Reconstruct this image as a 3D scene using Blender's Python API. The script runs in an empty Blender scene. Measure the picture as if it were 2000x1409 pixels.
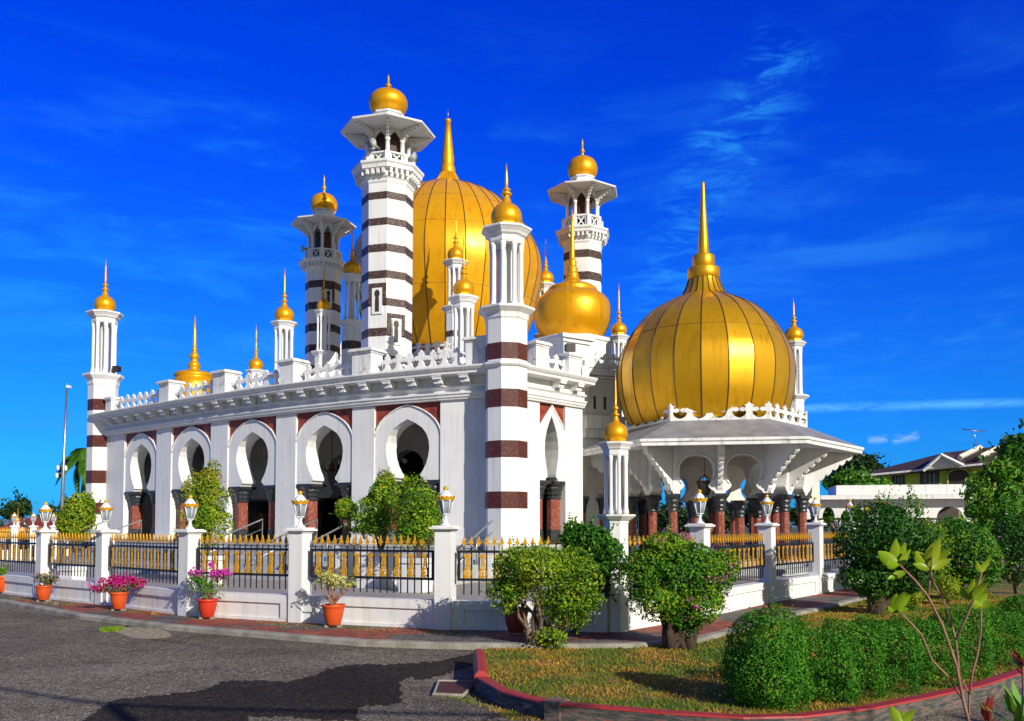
import bpy, math, random
from math import sin, cos, tan, pi, radians, sqrt, atan2, hypot
from mathutils import Vector, Matrix, geometry
random.seed(7)
sc = bpy.context.scene
COL = sc.collection

# ---------------------------------------------------------------- camera
EYE, FPX, PITCH, YPR = 1.7, 1700.0, radians(2.5), 953.8
cd = bpy.data.cameras.new('camera'); cam = bpy.data.objects.new('camera', cd); COL.objects.link(cam)
cam.location = (0, 0, EYE); cam.rotation_euler = (radians(90)+PITCH, 0, 0)
cd.sensor_width = 36; cd.lens = 36*FPX/2000; cd.shift_y = (YPR-704.5)/2000
cd.clip_start = 0.1; cd.clip_end = 4000
sc.camera = cam

# ---------------------------------------------------------------- light
SUN_EL, SUN_AZ = radians(24), radians(36)       # azimuth from -Y towards +X
SUN = Vector((sin(SUN_AZ)*cos(SUN_EL), -cos(SUN_AZ)*cos(SUN_EL), sin(SUN_EL)))
ld = bpy.data.lights.new('sun', 'SUN'); ld.energy = 5.0; ld.angle = radians(0.5); ld.color = (1.0, .93, .82)
lo = bpy.data.objects.new('sun', ld); COL.objects.link(lo)
lo.rotation_euler = (-SUN).to_track_quat('-Z', 'Y').to_euler()
lo.location = (0, 0, 60)

w = bpy.data.worlds.new('World'); sc.world = w; w.use_nodes = True
nt = w.node_tree; nt.nodes.clear()
def N(t, **k):
    n = nt.nodes.new(t)
    for a, b in k.items(): setattr(n, a, b)
    return n
def L(a, b): nt.links.new(a, b)
def mth(op, a, b=None, c=None, clamp=False):
    n = N('ShaderNodeMath', operation=op); n.use_clamp = clamp
    for i, v in enumerate((a, b, c)):
        if v is None: continue
        if isinstance(v, (int, float)): n.inputs[i].default_value = v
        else: L(v, n.inputs[i])
    return n.outputs[0]
def mrange(v, a, b, c=0.0, d=1.0, smooth=True):
    n = N('ShaderNodeMapRange'); n.interpolation_type = 'SMOOTHSTEP' if smooth else 'LINEAR'
    L(v, n.inputs[0])
    for i, x in enumerate((a, b, c, d)): n.inputs[i+1].default_value = x
    return n.outputs[0]
def mixc(f, a, b, mode='MIX'):
    n = N('ShaderNodeMix', data_type='RGBA', blend_type=mode)
    if isinstance(f, (int, float)): n.inputs[0].default_value = f
    else: L(f, n.inputs[0])
    for i, v in ((6, a), (7, b)):
        if isinstance(v, tuple): n.inputs[i].default_value = v+(1,)
        else: L(v, n.inputs[i])
    return n.outputs[2]
sky = N('ShaderNodeTexSky', sky_type='NISHITA', sun_disc=False, sun_elevation=SUN_EL, sun_rotation=pi-SUN_AZ,
        altitude=200, air_density=1.0, dust_density=.6, ozone_density=3.0)
tc = N('ShaderNodeTexCoord'); sep = N('ShaderNodeSeparateXYZ'); L(tc.outputs['Generated'], sep.inputs[0])
dot = N('ShaderNodeVectorMath', operation='DOT_PRODUCT'); L(tc.outputs['Generated'], dot.inputs[0]); dot.inputs[1].default_value = SUN
away = mrange(dot.outputs['Value'], .55, .05)              # 1 on the side of the sky opposite the sun
tint = mixc(mrange(sep.outputs['Z'], .0, .55), (.05, .58, 1.55), (.0, .26, 2.1))
deep = mixc(1.0, sky.outputs[0], tint, 'MULTIPLY')
pale = mixc(1.0, sky.outputs[0], (.62, .60, .44), 'MULTIPLY')
base = mixc(away, pale, deep)
# thin cirrus
mp = N('ShaderNodeMapping'); L(tc.outputs['Generated'], mp.inputs[0]); mp.inputs['Scale'].default_value = (3, 3, 13)
mp.inputs['Rotation'].default_value = (0, radians(10), 0)
n1 = N('ShaderNodeTexNoise'); L(mp.outputs[0], n1.inputs['Vector']); n1.inputs['Scale'].default_value = 1.6; n1.inputs['Detail'].default_value = 8; n1.inputs['Roughness'].default_value = .62; n1.inputs['Distortion'].default_value = .4
veil = mth('MULTIPLY', mrange(n1.outputs[0], .47, .75), mrange(sep.outputs['Z'], .62, .05))
def azel(px, py):
    v = (YPR-py)/FPX; d = Vector(((px-1000)/FPX, cos(PITCH)-v*sin(PITCH), sin(PITCH)+v*cos(PITCH)))
    return d.normalized()
def streak(pa, pb, wid, soft=1.0):
    """band of cloud along the great circle between two directions of the sky"""
    a, b = azel(*pa), azel(*pb)
    nrm = a.cross(b).normalized(); mid = (a+b).normalized(); t = nrm.cross(mid).normalized()
    d1 = N('ShaderNodeVectorMath', operation='DOT_PRODUCT'); L(tc.outputs['Generated'], d1.inputs[0]); d1.inputs[1].default_value = nrm
    d2 = N('ShaderNodeVectorMath', operation='DOT_PRODUCT'); L(tc.outputs['Generated'], d2.inputs[0]); d2.inputs[1].default_value = t
    half = abs((b-a).length)/2
    return mth('MULTIPLY', mrange(mth('ABSOLUTE', d1.outputs['Value']), wid, 0.0), mrange(mth('ABSOLUTE', d2.outputs['Value']), half*1.15, half*.7))
mp2 = N('ShaderNodeMapping'); L(tc.outputs['Generated'], mp2.inputs[0]); mp2.inputs['Scale'].default_value = (9, 9, 34); mp2.inputs['Rotation'].default_value = (0, radians(-12), 0)
n2 = N('ShaderNodeTexNoise'); L(mp2.outputs[0], n2.inputs['Vector']); n2.inputs['Scale'].default_value = 2.3; n2.inputs['Detail'].default_value = 7; n2.inputs['Roughness'].default_value = .66; n2.inputs['Distortion'].default_value = .5
rip = mrange(n2.outputs[0], .42, .70)
s1 = mth('MULTIPLY', mth('ADD', streak((1265, 640), (1440, 250), .070), streak((1400, 330), (1560, 60), .055), clamp=True), rip)
s2 = mth('MULTIPLY', streak((1500, 800), (2050, 785), .007), mrange(n2.outputs[0], .3, .6))
s3 = mth('MULTIPLY', streak((1560, 690), (2050, 640), .05), mrange(n2.outputs[0], .45, .8))
s4 = mth('MULTIPLY', streak((-150, 720), (640, 330), .16), mrange(n1.outputs[0], .40, .7))
s5 = mth('MULTIPLY', mth('ADD', streak((1695, 862), (1735, 856), .006), streak((1742, 860), (1796, 850), .007)), mrange(n2.outputs[0], .40, .55))
s6 = mth('MULTIPLY', streak((1660, 685), (1695, 683), .004), 1.0)
c = mixc(mth('MULTIPLY', veil, .5), base, mixc(away, (8.0, 7.6, 7.0), (.45, 3.6, 9.6)))
c = mixc(mth('MULTIPLY', s1, .5), c, (.3, 3.8, 9.8))
c = mixc(mth('MULTIPLY', s2, .75), c, (1.2, 5.0, 9.6))
c = mixc(mth('MULTIPLY', s3, .35), c, (.5, 3.5, 9.6))
c = mixc(mth('MULTIPLY', s4, .6), c, (.15, 3.0, 10.2))
c = mixc(mth('MULTIPLY', s5, .45), c, (4.2, 6.6, 9.6))
bg = N('ShaderNodeBackground'); bg.inputs[1].default_value = .1; L(c, bg.inputs[0])
wo = N('ShaderNodeOutputWorld'); L(bg.outputs[0], wo.inputs[0])

vs = sc.view_settings; vs.view_transform = 'Standard'; vs.look = 'None'; vs.exposure = 0.1; vs.gamma = 1.0; vs.use_curve_mapping = False
sc.cycles.max_bounces = 6; sc.cycles.diffuse_bounces = 3; sc.cycles.glossy_bounces = 3; sc.cycles.transparent_max_bounces = 6; sc.cycles.caustics_reflective = False

# ---------------------------------------------------------------- measuring helpers (photo pixel -> metres)
def _t(py, Y):
    v = (YPR-py)/FPX
    return Y/(cos(PITCH)-v*sin(PITCH)), v
def P(px, py, Y):
    t, v = _t(py, Y)
    return Vector(((px-1000)/FPX*t, Y, EYE+t*(sin(PITCH)+v*cos(PITCH))))
def Zr(py, Y): return P(1000, py, Y).z
def Mx(py, Y): return _t(py, Y)[0]/FPX            # metres per pixel there
def Yh(py, z):                                     # distance at which a height z shows on row py
    v = (YPR-py)/FPX
    return (z-EYE)*(cos(PITCH)-v*sin(PITCH))/(sin(PITCH)+v*cos(PITCH))
def G(px, py, z=0.0): return P(px, py, Yh(py, z))

# ---------------------------------------------------------------- mesh helpers
class MB:
    def __init__(s): s.v = []; s.f = []; s.sm = []
    def add(s, vs_, fs, smooth=False):
        n = len(s.v); s.v += [tuple(q) for q in vs_]; s.f += [tuple(i+n for i in f) for f in fs]; s.sm += [smooth]*len(fs); return s
    def box(s, x0, x1, y0, y1, z0, z1):
        return s.add([(x0,y0,z0),(x1,y0,z0),(x1,y1,z0),(x0,y1,z0),(x0,y0,z1),(x1,y0,z1),(x1,y1,z1),(x0,y1,z1)],
              [(0,3,2,1),(4,5,6,7),(0,1,5,4),(1,2,6,5),(2,3,7,6),(3,0,4,7)])
    def obox(s, c, a, b, h0, h1, hx, hy):
        """box about c with horizontal unit axes a, b"""
        q = [c+a*sx*hx+b*sy*hy for sx, sy in ((-1,-1),(1,-1),(1,1),(-1,1))]
        vs_ = [(p.x,p.y,h0) for p in q]+[(p.x,p.y,h1) for p in q]
        return s.add(vs_, [(0,3,2,1),(4,5,6,7),(0,1,5,4),(1,2,6,5),(2,3,7,6),(3,0,4,7)])
    def lathe(s, prof, cx=0, cy=0, n=24, rot=0.0, smooth=True, cap=True, lean=(0,0)):
        vs_ = []; z0 = prof[0][1]
        for r, z in prof:
            for i in range(n):
                a = rot+2*pi*i/n
                vs_.append((cx+sin(a)*r+lean[0]*(z-z0), cy-cos(a)*r+lean[1]*(z-z0), z))
        fs = []
        for k in range(len(prof)-1):
            for i in range(n):
                j = (i+1) % n
                fs.append((k*n+i, k*n+j, (k+1)*n+j, (k+1)*n+i))
        s.add(vs_, fs, smooth)
        if cap:
            b = len(s.v)-len(vs_)
            s.f.append(tuple(b+i for i in reversed(range(n)))); s.sm.append(False)
            m = b+(len(prof)-1)*n
            s.f.append(tuple(m+i for i in range(n))); s.sm.append(False)
        return s
    def tube(s, pts, rad, n=6, smooth=True):
        pts = [Vector(p) for p in pts]; vs_ = []
        rs = rad if isinstance(rad, (list, tuple)) else [rad]*len(pts)
        for i, p in enumerate(pts):
            d = (pts[min(i+1, len(pts)-1)]-pts[max(i-1, 0)]).normalized()
            u = d.cross(Vector((0,0,1)) if abs(d.z) < .9 else Vector((1,0,0))).normalized(); v = d.cross(u)
            for k in range(n):
                a = 2*pi*k/n; vs_.append(p+(u*cos(a)+v*sin(a))*rs[i])
        fs = [(i*n+k, i*n+(k+1) % n, (i+1)*n+(k+1) % n, (i+1)*n+k) for i in range(len(pts)-1) for k in range(n)]
        fs += [tuple(reversed(range(n))), tuple(range((len(pts)-1)*n, len(pts)*n))]
        return s.add(vs_, fs, smooth)
    def slab(s, poly, fn, d0, d1):
        """2-D polygon (u,z) extruded from depth d0 to d1; fn(u,d,z)->point"""
        n = len(poly)
        tri = geometry.tessellate_polygon([[Vector((u, z, 0)) for u, z in poly]])
        vs_ = [fn(u, d0, z) for u, z in poly]+[fn(u, d1, z) for u, z in poly]
        fs = [tuple(t) for t in tri]+[tuple(i+n for i in reversed(t)) for t in tri]
        fs += [(i, (i+1) % n, (i+1) % n+n, i+n) for i in range(n)]
        return s.add(vs_, fs)
    def sweep(s, prof, path, normals, closed=False):
        """profile of (out, z) swept along a plan path with mitred outward vectors"""
        m = len(prof); vs_ = []
        for p, nn in zip(path, normals):
            for o, z in prof: vs_.append((p.x+nn.x*o, p.y+nn.y*o, z))
        fs = []; K = len(path)
        for i in range(K if closed else K-1):
            j = (i+1) % K
            for k in range(m): fs.append((i*m+k, j*m+k, j*m+(k+1) % m, i*m+(k+1) % m))
        if not closed: fs += [tuple(range(m)), tuple(reversed(range((K-1)*m, K*m)))]
        return s.add(vs_, fs)

def mesh_of(name, mb, mat, bev=0):
    me = bpy.data.meshes.new(name); me.from_pydata(mb.v, [], mb.f)
    me.polygons.foreach_set('use_smooth', mb.sm)
    me.materials.append(mat); me.update()
    import bmesh
    bm = bmesh.new(); bm.from_mesh(me)
    if len(bm.faces) < 30000: bmesh.ops.recalc_face_normals(bm, faces=bm.faces)
    if bev: bmesh.ops.bevel(bm, geom=[e for e in bm.edges if len(e.link_faces) == 2 and e.calc_face_angle(0) > .6], offset=bev, segments=1, affect='EDGES')
    bm.to_mesh(me); bm.free(); return me
def root_of(name, loc=(0,0,0), rz=0.0, label=None, cat=None, group=None):
    o = bpy.data.objects.new(name, None); COL.objects.link(o); o.location = loc; o.rotation_euler = (0,0,rz); o.empty_display_size = .2
    tag(o, label, cat, group); return o
def tag(o, label=None, cat=None, group=None, kind=None):
    if label: o['label'] = label
    if cat: o['category'] = cat
    if group: o['group'] = group
    if kind: o['kind'] = kind
    return o
def part(name, mb, mat, parent=None, local=False, bev=0, label=None):
    """mesh object; world-space vertices unless local"""
    me = mb if isinstance(mb, bpy.types.Mesh) else mesh_of(name, mb, mat, bev)
    o = bpy.data.objects.new(name, me); COL.objects.link(o)
    if parent is not None:
        o.parent = parent
        if not local and parent.type == 'EMPTY': o.matrix_parent_inverse = Matrix.Translation(-Vector(parent.location))
    if label: o['label'] = label
    return o
KIDS = {}
def kids(o): return [c for c in COL.objects if c.parent is o]
def copy_tree(o, parent=None, loc=None, rz=None, label=None):
    c = o.copy(); COL.objects.link(c)
    if parent is not None: c.parent = parent
    if loc is not None: c.location = loc
    if rz is not None: c.rotation_euler = (0, 0, rz)
    if label: c['label'] = label
    for k in kids(o): copy_tree(k, c)
    return c

# ---------------------------------------------------------------- materials
def mat(name, col=(.8,.8,.8), rough=.6, metal=0.0, var=None, vscale=3.0, bump=0.0, bscale=30.0, spec=.5, builder=None, detail=6, vlo=.4, vhi=.62, coord='Object', stretch=(1,1,1), alpha=None):
    m = bpy.data.materials.new(name); m.use_nodes = True; t = m.node_tree; b = t.nodes['Principled BSDF']
    b.inputs['Base Color'].default_value = (*col, 1); b.inputs['Roughness'].default_value = rough; b.inputs['Metallic'].default_value = metal
    b.inputs['Specular IOR Level'].default_value = spec
    tcn = t.nodes.new('ShaderNodeTexCoord'); mpn = t.nodes.new('ShaderNodeMapping'); mpn.inputs['Scale'].default_value = stretch
    t.links.new(tcn.outputs[coord], mpn.inputs[0])
    def noise(sc_, det=detail, ro=.6):
        n = t.nodes.new('ShaderNodeTexNoise'); n.inputs['Scale'].default_value = sc_; n.inputs['Detail'].default_value = det; n.inputs['Roughness'].default_value = ro
        t.links.new(mpn.outputs[0], n.inputs['Vector']); return n
    if var is not None:
        n = noise(vscale); r = t.nodes.new('ShaderNodeValToRGB'); e = r.color_ramp.elements
        e[0].position = vlo; e[0].color = (*col, 1); e[1].position = vhi; e[1].color = (*var, 1)
        t.links.new(n.outputs[0], r.inputs[0]); t.links.new(r.outputs[0], b.inputs['Base Color'])
    if bump:
        n = noise(bscale, 4); bp = t.nodes.new('ShaderNodeBump'); bp.inputs['Strength'].default_value = bump; bp.inputs['Distance'].default_value = .02
        t.links.new(n.outputs[0], bp.inputs['Height']); t.links.new(bp.outputs[0], b.inputs['Normal'])
    if builder: builder(m, t, b, noise, mpn)
    return m
def ramp(t, src, stops, interp='LINEAR'):
    r = t.nodes.new('ShaderNodeValToRGB'); r.color_ramp.interpolation = interp
    e = r.color_ramp.elements
    while len(e) < len(stops): e.new(.5)
    for k, (p, c_) in enumerate(stops): e[k].position = p; e[k].color = (*c_, 1)
    t.links.new(src, r.inputs[0]); return r.outputs[0]
def mixm(t, f, a, b, mode='MIX'):
    n = t.nodes.new('ShaderNodeMix'); n.data_type = 'RGBA'; n.blend_type = mode
    if isinstance(f, (int, float)): n.inputs[0].default_value = f
    else: t.links.new(f, n.inputs[0])
    for i, v in ((6, a), (7, b)):
        if isinstance(v, tuple): n.inputs[i].default_value = (*v, 1)
        else: t.links.new(v, n.inputs[i])
    return n.outputs[2]

def white_builder(streaks, dirt, crack=False):
    def f(m, t, b, noise, mpn):
        n = noise(.9); c1 = ramp(t, n.outputs[0], [(.35, (.80,.80,.79)), (.65, (.73,.735,.735))])
        # weather streaks that run down the plaster
        m2 = t.nodes.new('ShaderNodeMapping'); m2.inputs['Scale'].default_value = (7, 7, .35)
        tcn = t.nodes.new('ShaderNodeTexCoord'); t.links.new(tcn.outputs['Object'], m2.inputs[0])
        s = t.nodes.new('ShaderNodeTexNoise'); s.inputs['Scale'].default_value = 1.0; s.inputs['Detail'].default_value = 5; t.links.new(m2.outputs[0], s.inputs['Vector'])
        c2 = ramp(t, s.outputs[0], [(.50, (1,1,1)), (.80, dirt)])
        c_ = mixm(t, streaks, c1, c2, 'MULTIPLY')
        n3 = noise(3.5, 8, .7); c3 = ramp(t, n3.outputs[0], [(.58, (1,1,1)), (.72, dirt)])
        c_ = mixm(t, streaks*.6, c_, c3, 'MULTIPLY')
        if crack:
            vc = t.nodes.new('ShaderNodeTexVoronoi'); vc.feature = 'DISTANCE_TO_EDGE'; vc.inputs['Scale'].default_value = 1.1
            nw = noise(3.0, 6, .7); ad = t.nodes.new('ShaderNodeVectorMath'); ad.operation = 'MULTIPLY_ADD'; ad.inputs[1].default_value = (.5,.5,.5)
            t.links.new(nw.outputs['Color'], ad.inputs[0]); t.links.new(mpn.outputs[0], ad.inputs[2]); t.links.new(ad.outputs[0], vc.inputs['Vector'])
            ck = ramp(t, vc.outputs['Distance'], [(.0, (.22,.20,.18)), (.010, (.6,.58,.55)), (.016, (1,1,1))])
            n5 = noise(.8, 3, .5); mk = ramp(t, n5.outputs[0], [(.52, (0,0,0)), (.58, (1,1,1))])
            c_ = mixm(t, mk, c_, mixm(t, 1, c_, ck, 'MULTIPLY'))
        t.links.new(c_, b.inputs['Base Color'])
    return f
WHITE = mat('white_plaster', rough=.55, bump=.06, bscale=14, builder=white_builder(.5, (.58,.59,.57)))
WALLW = mat('white_wall_paint', rough=.6, bump=.08, bscale=12, builder=white_builder(.55, (.60,.58,.52)))
OLDW = mat('weathered_plaster', rough=.7, bump=.15, bscale=9, builder=white_builder(.8, (.45,.45,.40), True))
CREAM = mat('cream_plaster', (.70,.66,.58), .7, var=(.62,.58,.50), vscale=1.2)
INNER = mat('inner_plaster', (.68,.66,.60), .7, var=(.58,.56,.51), vscale=1.0)
SOFF = mat('white_roof_lead', (.27,.27,.29), .6, var=(.19,.19,.21), vscale=1.6, bump=.1)
STEEL = mat('steel', (.55,.56,.58), .35, .9, var=(.42,.43,.45), vscale=8)

def stone(name, a, b_, c_, sc_, rough=.3, joints=False):
    def f(m, t, bs, noise, mpn):
        n = noise(sc_, 10, .72); n.inputs['Distortion'].default_value = .8
        col = ramp(t, n.outputs[0], [(.34, a), (.47, b_), (.53, a), (.60, c_), (.66, b_)])
        t.links.new(col, bs.inputs['Base Color'])
    return mat(name, a, rough, builder=f, spec=.25)
BANDN = stone('brown_marble_band', (.030,.017,.015), (.075,.043,.037), (.26,.20,.18), 13.0, .5)
BANDR = stone('red_marble_band', (.050,.012,.010), (.105,.028,.022), (.19,.09,.08), 14.0, .4)
SPAN = stone('red_granite_panel', (.22,.038,.022), (.31,.07,.04), (.13,.025,.018), 4.0, .4)
PINK = stone('pink_granite', (.19,.048,.032), (.28,.08,.052), (.44,.22,.17), 9.0, .25)
BLACK = mat('black_marble', (.018,.02,.023), .28, var=(.05,.055,.062), vscale=14, bump=.5, bscale=24)
MARB = mat('grey_step_marble', (.50,.51,.52), .4, var=(.36,.37,.38), vscale=2.2, detail=9)
IRON = mat('black_iron', (.012,.013,.017), .4, .2, var=(.022,.022,.026), vscale=12)
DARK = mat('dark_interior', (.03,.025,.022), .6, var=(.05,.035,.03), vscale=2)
WOOD = mat('dark_door_wood', (.05,.016,.010), .45, var=(.09,.03,.02), vscale=6, stretch=(4,4,.6))
GLASSY = mat('lamp_glass', (.20,.25,.29), .08, 0, var=(.34,.40,.45), vscale=6, spec=.8)

def gold_builder(seams, dirt=.5, ca=(.92,.46,.006), cb=(.84,.36,.002)):
    def f(m, t, b, noise, mpn):
        n = noise(1.1, 8, .65); c1 = ramp(t, n.outputs[0], [(.3, ca), (.7, cb)])
        m2 = t.nodes.new('ShaderNodeMapping'); m2.inputs['Scale'].default_value = (5, 5, .5)
        tcn = t.nodes.new('ShaderNodeTexCoord'); t.links.new(tcn.outputs['Object'], m2.inputs[0])
        s = t.nodes.new('ShaderNodeTexNoise'); s.inputs['Scale'].default_value = 1.0; s.inputs['Detail'].default_value = 6; t.links.new(m2.outputs[0], s.inputs['Vector'])
        c2 = ramp(t, s.outputs[0], [(.52, (1,1,1)), (.85, (.42,.30,.14))])
        c_ = mixm(t, dirt, c1, c2, 'MULTIPLY')
        t.links.new(c_, b.inputs['Base Color'])
        rr = ramp(t, n.outputs[0], [(.3, (.30,.30,.30)), (.7, (.44,.44,.44))]); t.links.new(rr, b.inputs['Roughness'])
    return f
GOLD = mat('dome_gold', metal=.4, builder=gold_builder(False), bump=.04, bscale=5)
GOLDS = mat('small_gold', metal=.5, builder=gold_builder(False, .7), bump=.05, bscale=9)
GOLDP = mat('gold_paint', (.92,.50,.012), .35, .35, var=(.70,.30,.008), vscale=25)
SEAM = mat('dome_seam', (.035,.022,.008), .7, var=(.06,.035,.012), vscale=5)
# ================================================================ ground and roads
def sheet(name, pts, z, m, kind='structure', label=None):
    mb = MB(); tri = geometry.tessellate_polygon([[Vector((p[0], p[1], 0)) for p in pts]])
    mb.add([(p[0], p[1], z) for p in pts], [tuple(t) for t in tri])
    o = part(name, mb, m); tag(o, label, None, None, kind); return o
def grass_b(m, t, b, noise, mpn):
    n = noise(.6, 8, .7); n2 = noise(9, 6, .7)
    c1 = ramp(t, n.outputs[0], [(.38, (.05,.10,.012)), (.50, (.14,.13,.02)), (.60, (.34,.19,.04))])
    c2 = ramp(t, n2.outputs[0], [(.35, (.5,.5,.45)), (.65, (1.2,1.15,1.0))])
    t.links.new(mixm(t, .8, c1, c2, 'MULTIPLY'), b.inputs['Base Color'])
LAWN = mat('lawn_soil', (.08,.09,.02), .9, builder=grass_b, bump=.6, bscale=25)
FARG = mat('far_ground', (.06,.085,.025), .95, var=(.10,.09,.04), vscale=.05)
def asphalt_b(base, spots):
    def f(m, t, b, noise, mpn):
        n = noise(.35, 8, .6); c1 = ramp(t, n.outputs[0], [(.36, tuple(x*.62 for x in base)), (.66, tuple(x*1.30 for x in base))])
        v = t.nodes.new('ShaderNodeTexVoronoi'); v.inputs['Scale'].default_value = 60; t.links.new(mpn.outputs[0], v.inputs['Vector'])
        c2 = ramp(t, v.outputs['Color'], [(.20, (.40,.40,.40)), (.55, (.95,.95,.95)), (.84, (1.6,1.58,1.5)), (.95, (3.4,3.3,3.0))])
        n4 = noise(7, 8, .75); c4 = ramp(t, n4.outputs[0], [(.32, (.62,.62,.62)), (.62, (1.2,1.19,1.16))])
        vc = t.nodes.new('ShaderNodeTexVoronoi'); vc.feature = 'DISTANCE_TO_EDGE'; vc.inputs['Scale'].default_value = .38
        nw = noise(2.2, 6, .7); ad = t.nodes.new('ShaderNodeVectorMath'); ad.operation = 'MULTIPLY_ADD'; ad.inputs[1].default_value = (.5,.5,.5); t.links.new(nw.outputs['Color'], ad.inputs[0]); t.links.new(mpn.outputs[0], ad.inputs[2]); t.links.new(ad.outputs[0], vc.inputs['Vector'])
        ck = ramp(t, vc.outputs['Distance'], [(.0, (.30,.28,.26)), (.006, (.55,.53,.5)), (.012, (1,1,1))])
        ml = noise(.5, 4, .6); cm = ramp(t, ml.outputs[0], [(.50, (0,0,0)), (.56, (1,1,1))])
        ns_ = noise(.9, 5, .6); cs = ramp(t, ns_.outputs[0], [(.30, (.55,.53,.5)), (.40, (1,1,1))])
        n3 = noise(1.3, 9, .72); c3 = ramp(t, n3.outputs[0], [(.60, (1,1,1)), (.70, spots)])
        c_ = mixm(t, 1, c1, c2, 'MULTIPLY'); c_ = mixm(t, .8, c_, c4, 'MULTIPLY'); c_ = mixm(t, .8, c_, c3, 'MULTIPLY'); c_ = mixm(t, cm, c_, mixm(t, 1, c_, ck, 'MULTIPLY')); c_ = mixm(t, .8, c_, cs, 'MULTIPLY')
        t.links.new(c_, b.inputs['Base Color'])
        bp = t.nodes.new('ShaderNodeBump'); bp.inputs['Strength'].default_value = .5; bp.inputs['Distance'].default_value = .012
        t.links.new(v.outputs['Distance'], bp.inputs['Height']); t.links.new(bp.outputs[0], b.inputs['Normal'])
    return f
ASPH = mat('asphalt', rough=.92, spec=.12, builder=asphalt_b((.185,.162,.128), (1.6,1.55,1.45)))
ASPHD = mat('dark_asphalt', rough=.9, spec=.10, builder=asphalt_b((.040,.033,.027), (1.3,1.25,1.2)))
def brick_b(m, t, b, noise, mpn):
    br = t.nodes.new('ShaderNodeTexBrick'); t.links.new(mpn.outputs[0], br.inputs['Vector'])
    br.inputs['Scale'].default_value = 1.0; br.inputs['Brick Width'].default_value = .24; br.inputs['Row Height'].default_value = .12; br.inputs['Mortar Size'].default_value = .008
    br.inputs['Color1'].default_value = (.42,.10,.045,1); br.inputs['Color2'].default_value = (.30,.065,.035,1); br.inputs['Mortar'].default_value = (.04,.03,.025,1)
    n = noise(.55, 3, .5); g = ramp(t, n.outputs[0], [(.49, (0,0,0)), (.52, (1,1,1))])
    gr = t.nodes.new('ShaderNodeTexBrick'); t.links.new(mpn.outputs[0], gr.inputs['Vector'])
    gr.inputs['Scale'].default_value = 1.0; gr.inputs['Brick Width'].default_value = .24; gr.inputs['Row Height'].default_value = .12; gr.inputs['Mortar Size'].default_value = .008
    gr.inputs['Color1'].default_value = (.19,.165,.14,1); gr.inputs['Color2'].default_value = (.10,.09,.08,1); gr.inputs['Mortar'].default_value = (.03,.028,.025,1)
    c_ = mixm(t, g, br.outputs['Color'], gr.outputs['Color'])
    n2 = noise(5, 8, .7); c2 = ramp(t, n2.outputs[0], [(.36, (.45,.42,.38)), (.6, (1.1,1.1,1.1))])
    t.links.new(mixm(t, .9, c_, c2, 'MULTIPLY'), b.inputs['Base Color'])
PAVE = mat('brick_paving', rough=.85, builder=brick_b)
KERB = mat('kerb_concrete', (.34,.32,.27), .85, var=(.20,.19,.15), vscale=2.5, bump=.5, bscale=20)
def tile_b(m, t, b, noise, mpn):
    br = t.nodes.new('ShaderNodeTexBrick'); t.links.new(mpn.outputs[0], br.inputs['Vector']); br.offset = 0
    br.inputs['Scale'].default_value = 1.0; br.inputs['Brick Width'].default_value = .6; br.inputs['Row Height'].default_value = .6; br.inputs['Mortar Size'].default_value = .006
    br.inputs['Color1'].default_value = (.34,.31,.29,1); br.inputs['Color2'].default_value = (.29,.27,.26,1); br.inputs['Mortar'].default_value = (.12,.11,.10,1)
    t.links.new(br.outputs['Color'], b.inputs['Base Color'])
COURT = mat('courtyard_paving', rough=.6, builder=tile_b)

sheet('ground', [(-1500,-300),(1500,-300),(1500,2500),(-1500,2500)], -.02, FARG)
sheet('road', [(-90,-60),(60,-60),(60,45),(-90,45)], .004, ASPH)
PZ = .085
kerb_px = [(-420,1140),(-150,1157),(0,1172),(160,1201),(319,1220),(500,1235),(703,1251),(850,1256),(970,1258),(1100,1259),(1225,1258),(1300,1254),(1360,1249),(1450,1226),(1559,1197),(1640,1179),(1691,1166),(1760,1150),(1850,1135)]
kerb = [G(x, y, PZ) for x, y in kerb_px]
back = [G(x, y, PZ) for x, y in ((1850,1125),(1607,1150),(1380,1185),(1203,1215),(577,1200),(75,1160),(-420,1133))]
sheet('pavement', kerb+back, PZ, PAVE)
def path_normals(pts, flip=1):
    out = []
    for i in range(len(pts)):
        d = Vector((0,0,0))
        segs = []
        if i > 0: segs.append((pts[i]-pts[i-1]))
        if i < len(pts)-1: segs.append((pts[i+1]-pts[i]))
        ns = [Vector((s.y, -s.x, 0)).normalized()*flip for s in segs]
        if len(ns) == 1: out.append(ns[0])
        else:
            m = (ns[0]+ns[1]).normalized(); out.append(m/max(.35, m.dot(ns[0])))
    return out
kb = MB().sweep([(-.13,-.02),(-.13,PZ+.006),(.0,PZ+.006),(.03,PZ-.02),(.035,-.02)], kerb, path_normals(kerb))
tag(part('kerb', kb, KERB), kind='structure')
court_pts = [G(x, y, PZ) for x, y in ((-420,1136),(75,1163),(577,1205),(1203,1220),(1380,1190),(1607,1152),(1850,1128))]+[Vector((34,40,0)),Vector((34,75,0)),Vector((-70,75,0))]
sheet('courtyard', [(p.x,p.y) for p in court_pts], PZ+.004, COURT)

# ================================================================ mosque
MFL, HC = 1.10, 5.04
CT = EYE+HC          # cornice top 6.74
CB = 5.75            # panel top
def FY(px): return Yh(1028-325*cos((px-1362)/1374.0), CT)
def FP(px): Y = FY(px); q = P(px, 900, Y); return Vector((q.x, q.y, 0))
mosque = root_of('mosque', (-6.0, 38.0, 0), 0, 'white mosque hall with gold domes, striped minarets and keyhole arches', 'mosque')
fpx = [200,244.5,307,336,413,446,540.5,579,689,732,861,985]
fp = [FP(x) for x in fpx]
fn_ = path_normals(fp)                      # towards the camera
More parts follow.
